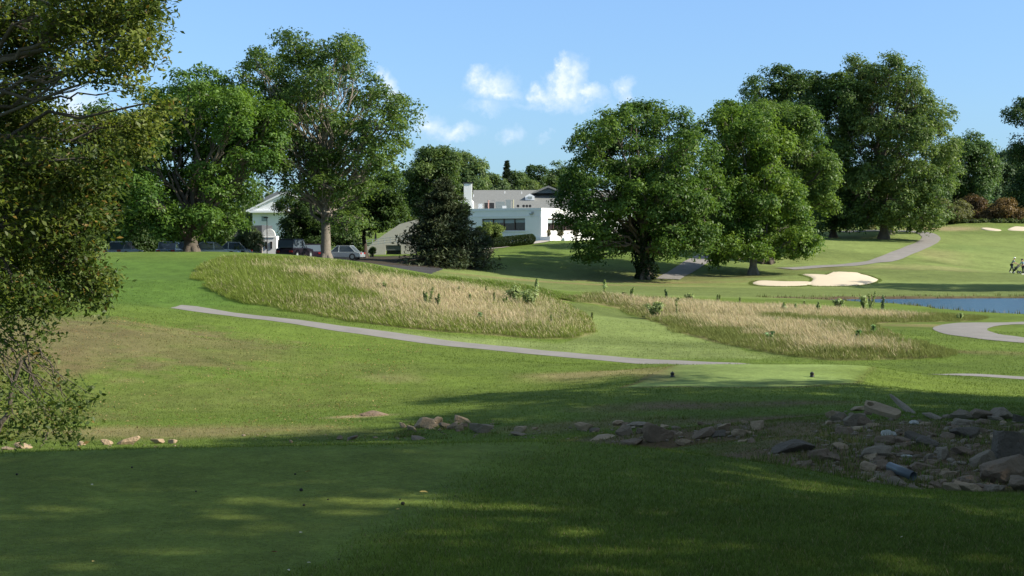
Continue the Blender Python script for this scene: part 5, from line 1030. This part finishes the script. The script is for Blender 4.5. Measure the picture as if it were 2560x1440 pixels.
def wbox(name, mat, x0,x1,y0,y1,z0,z1,parent=None):
    m_ = MB().box(x0,x1,y0,y1,z0,z1); c_,s_ = math.cos(TH),math.sin(TH); l = CH.location
    m_.v = [((v[0]-l.x)*c_-(v[1]-l.y)*s_, (v[0]-l.x)*s_+(v[1]-l.y)*c_, v[2]-l.z) for v in m_.v]; return m_.build(name, mat, parent or CH)
wbox('wall', M_white, xl+.3,xr-.3,196,212,-1.5,ze-.205)
# little louvred dormer and the cross gable
d_ = 200.; dm = wprism('dormer', M_trim, pzy([(1313,501),(1313,491),(1324,484.5),(1336,491),(1336,501)], d_), 199.2, 202.5, CH)
wprism('vent', M_grey, pzy([(1319,497.5),(1319,491.5),(1330,491.5),(1330,497.5)], d_), 199.12, 199.19)
wprism('gable_roof', M_shingle, pzy([(1328,485),(1334,480.5),(1369,466),(1407,481.5),(1412,486),(1404,484),(1369,470.5),(1337,484)], 203), 200.0, 206)
wprism('gable_wall', plain('slate_gable',(.07,.10,.12),.8,.15,3), pzy([(1338,484.2),(1369,471.2),(1403,484.2)], 203), 200.6, 204)
# chimney
dch = 182.; ch = wprism('chimney', M_white, pzy([(1160,560),(1160,459),(1180,459),(1180,505),(1184,512),(1184,560)], dch), 181.6, 182.7); wprism('chimney_cap', M_dark, pzy([(1158.5,458.9),(1158.5,456),(1181.5,456),(1181.5,458.9)], dch), 181.5, 182.8)
# roof top plant
for (a,b,c,e,mt,y0,y1,nm) in [(1211,1235,507,524,M_dark,187,189,'roof_hatch'),(1239,1262,504,524,M_grey,187.2,188.6,'air_conditioner'),(1264,1277,499,524,M_grey,187.4,188.4,'air_conditioner'),(1196,1206,510,524,M_trim,186,187,'skylight'),(1256,1266,515,524,M_trim,185.5,186.4,'air_conditioner')]:
    (x0,z1),(x1,z0) = pzy([(a,c),(b,e)],187); wbox(nm, mt, x0,x1,y0,y1,z0,z1)
def cyl(nm, mt, px, y0_, y1_, wpx, d, axis='z'):
    c_,s_ = math.cos(TH),math.sin(TH); l = CH.location; x = px2(px,d); z0 = pz2(y1_,d); z1 = pz2(y0_,d); r_ = wpx/2*d/F
    m_ = MB(); m_.tube((x,d,z0),(x,d,z1),r_,r_,10) if axis == 'z' else m_.tube((x,d,(z0+z1)/2),(x,d+.5,(z0+z1)/2),r_,r_,12)
    m_.v = [((v[0]-l.x)*c_-(v[1]-l.y)*s_, (v[0]-l.x)*s_+(v[1]-l.y)*c_, v[2]-l.z) for v in m_.v]; m_.build(nm, mt, CH, smooth=False)
cyl('flue', M_copper, 1221, 503,524, 3.2, 186); cyl('flue_cap', M_copper, 1221, 501,503, 5.5, 186); cyl('flue', plain('yellow_pipe',(.42,.40,.28),.6,.1,4), 1283, 499,524, 3.6, 187)
for x in (1295,1309,1317,1325): cyl('roof_fan', M_dark, x, 511,519, 7, 188,'y')
for x,y in ((1262,478),(1304,479),(1184,486)): cyl('vent_pipe', M_trim, x, y,y+6, 1.6, 199)
# left white wing behind the conifer
wbox('wall', M_white, px2(1046,186),px2(1178,186),187.0,200,-2.4,pz2(498,186))
for a,b,c,e in ((1062,1076,545,560),(1092,1108,545,560),(1122,1136,545,560),(1150,1162,545,560),(1062,1076,585,604),(1100,1116,585,604),(1136,1150,585,604)):
    (x0,z1),(x1,z0) = pzy([(a,c),(b,e)],187); o = wbox('window', M_trim, x0-.12,x1+.12,186.85,186.997,z0-.12,z1+.12); wbox('pane', M_glassd, x0,x1,186.8,186.847,z0,z1,CH).parent = o; bpy.context.view_layer.update()
wbox('porch_roof', M_trim, px2(1110,183),px2(1195,183),183.0,186.8,pz2(583,183),pz2(577,183)); wbox('porch_wall', M_copper, px2(1120,183),px2(1185,183),184.5,184.7,pz2(636,183),pz2(583.5,183))
# beige ramp building
RB = empty('ramp_building', (px2(940,168),168,gz1(px2(940,168),168))); tag(RB,'beige block wall with a sloping ramp, steel railing and a dark low opening','building')
m_ = MB(); m_.prism(pzy([(862,645),(866,629),(900,618),(964,610),(964,645)],168),168,168.4); m_.prism(pzy([(1003,645),(1003,606),(1040,601),(1040,645)],168),168,168.4); m_.prism(pzy([(964,612.5),(964,610),(1003,606),(1003,612.5)],168),168,168.4); wmb(m_,'ramp_wall',M_block,RB)
wmb(MB().prism(pzy([(966,645),(966,614),(1001,614),(1001,645)],168),168.6,168.8),'opening_dark_backing',M_dark,RB)  # dark panel behind the gap, standing in for the shade inside
wmb(MB().prism(pzy([(965,626),(965,613),(1002,613),(1002,626)],168),168.15,168.3),'roller_door',plain('grey_door',(.10,.115,.11),.6,.1,3),RB)
wmb(MB().prism(pzy([(905,645),(925,612),(962,585),(1000,560),(1045,548),(1060,645)],173),173,173.4),'upper_wall',M_block,RB)
m_ = MB()
for k,x in enumerate(range(916,1042,15)):
    yb = 616-(x-916)*.125; a = P(x,yb,169); b = P(x,yb-15,169); m_.tube(tuple(a),tuple(b),.035,.035,6)
for o_ in (3,9,15): a = P(916,616-o_,169); b = P(1040,600.5-o_,169); m_.tube(tuple(a),tuple(b),.03,.03,6)
wmb(m_,'railing',M_grey,RB)
# gabled portico
PO = empty('portico_building', (px2(700,188),188,gz1(px2(700,188),188))); tag(PO,'white gabled portico building half hidden by trees at the left','building')
wmb(MB().prism(pzy([(632,660),(632,530.5),(790,530.5),(790,660)],188),188,196),'wall',M_white,PO)
wmb(MB().prism(pzy([(626,530.3),(626,526),(708,486),(796,526),(796,530.3)],187),187.2,196.5),'pediment',M_white,PO)
wmb(MB().prism(pzy([(616,530),(616,526),(708,481),(806,526),(806,530),(708,485.5)],187),186.9,197),'roof',M_trim,PO)
wmb(MB().box(px2(622,187),px2(800,187),186.85,187.15,pz2(531.5,187),pz2(526.5,187)),'cornice',M_trim,PO)
o = wmb(MB().box(px2(651,188),px2(672,188),187.9,187.997,pz2(557,188),pz2(537,188)),'window',M_trim,PO); o2 = MB().box(px2(655,188),px2(668,188),187.85,187.897,pz2(553,188),pz2(541,188)); o2.v=[tuple(Vector(v)-PO.location) for v in o2.v]; o2.build('pane',M_blind,o)
wmb(MB().prism(pzy([(662,492),(690,478),(720,478),(720,500),(655,500)],197),198,204),'rear_roof',M_shingle,PO)
# small gatehouse with the arched white gable end
GH = empty('gatehouse', (px2(650,136),136,gz1(px2(650,136),136))); tag(GH,'small gatehouse with a dark roof and a white arched gable end with two slit windows','building')
arc = [(657,660),(657,588)]+[(672.5-15.5*math.cos(math.pi*i/12),588-16.5*math.sin(math.pi*i/12)) for i in range(1,12)]+[(688,588),(688,660)]
wmb(MB().prism(pzy(arc,135),135,135.35),'arched_gable',M_white,GH)
wmb(MB().box(px2(688.5,135),px2(691,135),135.0,136.5,-3,pz2(590,135)),'side_pier',M_white,GH)
for x in (663.5,676.5): wmb(MB().box(px2(x,135),px2(x+4.5,135),134.93,134.997,pz2(622,135),pz2(604,135)),'slit_window',M_glassd,GH)
wmb(MB().box(px2(657,135),px2(688,135),134.94,134.997,pz2(594,135),pz2(592.5,135)),'string_course',M_trim,GH)
wmb(MB().box(px2(594,137),px2(656,137),136.2,141,-3.2,pz2(591,137)),'wall',plain('stone_wall',(.33,.30,.26),.9,.3,4,.5),GH)
wmb(MB().prism(pzy([(586,592),(606,566),(657,563),(657,592)],136),135.6,141.5),'roof',plain('slate_roof',(.09,.10,.11),.8,.25,5,.4),GH)
lp = P(668,660,134); lp[2] = gz1(lp[0],lp[1]); LPo = empty('lamp_post', lp); tag(LPo,'thin dark lamp post rising above the arched gatehouse gable','lamp post')
h_ = pz2(545,134)-lp[2]; MB().tube((0,0,-.1),(0,0,h_),.05,.035,8).build('pole',M_dark,LPo); MB().box(-.30,.10,-.10,.10,h_-.02,h_+.10).build('lamp_head',M_dark,LPo,bevel=.02)

M_carglass = plain('car_glass', (.10,.13,.155), .08, .1, 1, spec=.8)
# ------------------------------------------------------------------ parked cars
def car(px, d, rz, colr, label, L_=4.5, H_=1.45, suv=False, metal=.5):
    x = px2(px,d); t = empty('parked_car', (x,d,gz1(x,d)), rz); tag(t,label,'car','cars parked behind the mound')
    mt = plain('car_paint', colr, .25, .04, 2, metallic=metal, spec=.6); h0=.28; hb=.80*H_/1.45; l=L_/2
    body = [(-l,h0),(-l,.55),(-l+.08,hb-.08),(-l+.5,hb),(l-1.35,hb),(l-.25,hb-.12),(l,.52),(l,h0)]
    MB().prism(body,-.88,.88).build('body',mt,t,bevel=.07,smooth=False)
    rr = -l+.15 if suv else -l+.55
    cab = [(rr,hb+.002),(rr+(.12 if suv else .6),H_-.09),(l-2.15,H_-.07),(l-1.40,hb+.002)]; MB().prism(cab,-.74,.74).build('windows',M_carglass,t,bevel=.05)
    MB().box(rr+(.15 if suv else .58),l-2.1,-.70,.70,H_-.085,H_).build('roof',mt,t,bevel=.04)
    for yy in (-.76,.71):
        for (xa,xb) in ((rr+.03,rr+(.15 if suv else .62)),(l-1.42,l-2.12),(0,-.05)): MB().tube((xa,yy+.02,hb),(xb,yy+.02,H_-.07),.035,.035,6).build('pillar',mt,t)
    for sx in (-l+.85,l-.85):
        for sy in (-.80,.80):
            w = MB().tube((sx,sy-.10,.33),(sx,sy+.10,.33),.33,.33,16).build('wheel',M_dark,t); MB().tube((sx,sy*1.0-.11,.33),(sx,sy+.11,.33),.19,.19,10).build('rim',M_grey,w)
    for sy in (-.62,.62): MB().box(l-.03,l+.02,sy-.18,sy+.18,.55,.68).build('headlight',M_trim,t,bevel=.01); MB().box(-l-.02,-l+.03,sy-.16,sy+.16,.58,.74).build('tail_light',plain('tail_light',(.35,.02,.02),.3),t,bevel=.01)
car(309,124,R(80),(.55,.57,.60),'pale car at the far left behind the mound crest, under the overhanging branches')
car(424,126,R(95),(.28,.36,.44),'bluish grey car behind the mound crest, left of the bushy tree trunk')
car(478,134,R(20),(.16,.17,.19),'dark grey car right behind the bushy tree trunk')
car(535,127,R(12),(.48,.52,.55),'silver car between the bushy tree and the gatehouse',4.7)
car(578,130,R(170),(.52,.55,.58),'second silver car, half hidden by the green bush')
car(738,131,R(75),(.02,.017,.025),'black sport utility vehicle right of the arched gatehouse gable',4.8,1.8,True,.2)
car(782,137,R(100),(.035,.02,.035),'dark car between the black sport utility vehicle and the big trunk',4.5,1.55,False,.2)
car(800,143,R(85),(.60,.62,.64),'white car half hidden left of the big pale trunk')
car(852,141,R(170),(.50,.56,.60),'light blue grey car right of the big pale trunk',4.6)
car(2484,236,R(5),(.42,.46,.48),'grey car at the top of the right slope in front of the rust brown bushes',4.6,1.5)

# ------------------------------------------------------------------ people
def skin(name, verts, edges, rad, mat, parent=None, root=0, sub=2):
    me = bpy.data.meshes.new(name); me.from_pydata(verts, edges, []); me.update(); o = bpy.data.objects.new(name, me); C.objects.link(o)
    if parent: o.parent = parent
    sk = o.modifiers.new('skin','SKIN'); sk.use_smooth_shade = True; sk.branch_smoothing = .5
    for i,r_ in enumerate(rad): me.skin_vertices[0].data[i].radius = (r_,r_) if not isinstance(r_,tuple) else r_; me.skin_vertices[0].data[i].use_root = (i == root)
    s_ = o.modifiers.new('sub','SUBSURF'); s_.levels = s_.render_levels = sub; me.materials.append(mat); return o
def golfer(name, px, py, rz, label, shirt, trousers, hat, lean=.12, stride=.28, d=None, armf=.35):
    b = hit(px,py,100) if d is None else P(px,py,d); b[2] = gz1(b[0],b[1]); t = empty(name, b, rz); tag(t,label,'person')
    k = lean   # faces +x
    J = {'pel':(0,0,.95),'sp':(k*.35,0,1.12),'ch':(k*.9,0,1.32),'nk':(k*1.25,0,1.47),'hd':(k*1.5+.02,0,1.60),'ht':(k*1.6+.02,0,1.72)}
    V=[J[q] for q in ('pel','sp','ch','nk','hd','ht')]; E=[(0,1),(1,2),(2,3),(3,4),(4,5)]; Rr=[(.15,.12),(.135,.105),(.165,.115),.055,.095,.07]
    Vt=[V[0]];Et=[];Rt=[(.17,.14)]; Vs=[V[0],V[1],V[2],(k*1.15,0,1.42)];Es=[(0,1),(1,2),(2,3)];Rs=[(.165,.13),(.155,.12),(.185,.13),.09]; Vh=[]
    for s_ in (-1,1):
        i = len(V); st = stride*s_; V += [(.0,.10*s_,.90),(st*.5+.05,.11*s_,.50),(st-(.05 if s_<0 else 0),.11*s_,.09),(st+.16,.12*s_,.04)]; E += [(0,i),(i,i+1),(i+1,i+2),(i+2,i+3)]; Rr += [.10,.065,.045,.04]
        j = len(Vt); Vt += V[i:i+3]; Et += [(0,j),(j,j+1),(j+1,j+2)]; Rt += [.115,.085,.07]
        i2 = len(V); af = armf if s_ < 0 else armf*.5; V += [(k,.20*s_,1.37),(k+af*.35,.25*s_,1.12),(k+af,.22*s_,.98),(k+af+.08,.22*s_,.93)]; E += [(2,i2),(i2,i2+1),(i2+1,i2+2),(i2+2,i2+3)]; Rr += [.06,.045,.035,.04]
        j = len(Vs); Vs += [V[i2],(k+af*.3,.245*s_,1.17)]; Es += [(2,j),(j,j+1)]; Rs += [.075,.07]
        # five fingers
        hb_ = V[i2+3]; 
        for q in range(5): i3 = len(V); V.append((hb_[0]+.07-(.03 if q==4 else .008*abs(q-1)),hb_[1]+(q-1.5)*.018*(1 if q<4 else 2.2),hb_[2]-.03)); E.append((i2+3,i3)); Rr.append(.009)
    skin('body',V,E,Rr,M_skin,t,sub=1); skin('trousers',Vt,Et,Rt,trousers,t,sub=1); skin('shirt',Vs,Es,Rs,shirt,t,sub=1)
    hx,hz = J['hd'][0],J['hd'][2]
    face = MB().ball((hx+.095,0,hz-.01),.018,(1.3,.8,1.2),6,4); [face.ball((hx+.08,s_*.035,hz+.03),.012,(1,1,1),6,4) for s_ in (-1,1)]; [face.ball((hx,s_*.098,hz),.022,(.7,.5,1.2),6,4) for s_ in (-1,1)]; face.build('face',M_skin,t)
    c_ = MB().ball((hx-.01,0,hz+.075),.112,(1.05,.95,.75),14,8); c_.tube((hx+.0,0,hz+.062),(hx+.0,0,hz+.075),.165,.155,16) if hat[1] else c_.ball((hx+.09,0,hz+.06),.07,(1.3,1,.2),10,5); c_.build('hat' if hat[1] else 'hair', hat[0], t, smooth=True)
    sh = MB()
    for s_ in (-1,1): sh.ball((stride*s_+.07,.115*s_,.05),.07,(1.9,.8,.8),10,6)
    sh.build('shoes',M_trim,t,smooth=True); return t,b
M_sh1 = plain('teal_grey_shirt',(.20,.30,.30),.9,.1,8); M_sh2 = plain('pale_blue_shirt',(.40,.55,.72),.9,.1,8); M_tr = plain('dark_trousers',(.03,.04,.055),.9,.1,8); M_red = plain('pink_shirt',(.55,.25,.22),.9,.1,8); M_hair = plain('dark_hair',(.03,.022,.018),.8,.2,20)
golfer('person',2529,681,R(-15),'golfer in a white bucket hat and dark trousers, leaning over the push cart',M_sh1,M_tr,(M_trim,True),.20,.20,armf=.45)
golfer('person',2558,686,R(195),'golfer in a pale blue shirt at the right edge of the fairway',M_sh2,M_tr,(M_hair,False),.10,.14,armf=.4)
golfer('person',2391,566,R(250),'distant person in a white hat and pink top at the top of the right slope',M_red,M_tr,(M_trim,True),.04,.08,d=230,armf=.15)
# golf push cart and the bag on it
pc = hit(2544,684,100); pc[2] = gz1(pc[0],pc[1]); PC = empty('push_cart', pc, R(180)); tag(PC,'three wheeled golf push cart between the two golfers','push cart')
fr = MB(); fr.tube((.45,0,.18),(-.35,0,.95),.02,.02,8); fr.tube((-.35,0,.95),(-.62,0,1.02),.018,.018,8); fr.tube((-.62,-.15,1.02),(-.62,.15,1.02),.018,.018,8)
for s_ in (-1,1): fr.tube((.1,0,.50),(-.18,.33*s_,.16),.015,.015,6)
fr.build('frame',M_dark,PC)
for (x,y,r_) in ((.48,0,.13),(-.18,.35,.16),(-.18,-.35,.16)):
    w = MB().tube((x,y-.025,r_),(x,y+.025,r_),r_,r_,18).build('wheel',M_dark,PC); MB().tube((x,y-.03,r_),(x,y+.03,r_),r_*.45,r_*.45,10).build('hub',M_grey,w)
GB = empty('golf_bag', (pc[0],pc[1],pc[2]), R(180)); tag(GB,'dark golf bag with club heads showing, strapped to the push cart','golf bag')
M_bag = plain('bag_fabric',(.04,.05,.05),.8,.1,10); d_b = Vector((-.68,0,.74)).normalized(); a_b = Vector((.36,0,.27))
MB().tube(tuple(a_b+Vector((.06,0,.06))),tuple(a_b+d_b*.86+Vector((.06,0,.06))),.12,.14,12).build('bag',M_bag,GB,smooth=True); MB().ball(tuple(a_b+d_b*.35+Vector((.17,0,.16))),.10,(.8,.9,1.6),10,6).build('pocket',M_bag,GB,smooth=True)
for i in range(5):
    o_ = Vector((.06+.03*math.cos(i*1.3),.07*math.sin(i*1.3),.06)); e_ = a_b+d_b*(1.02+.05*(i%3))+o_; m_ = MB().tube(tuple(a_b+d_b*.8+o_),tuple(e_),.008,.008,6); m_.ball(tuple(e_),.035,(1.2,.8,.9),8,5); m_.build('club',M_dark if i%2 else M_grey,GB)
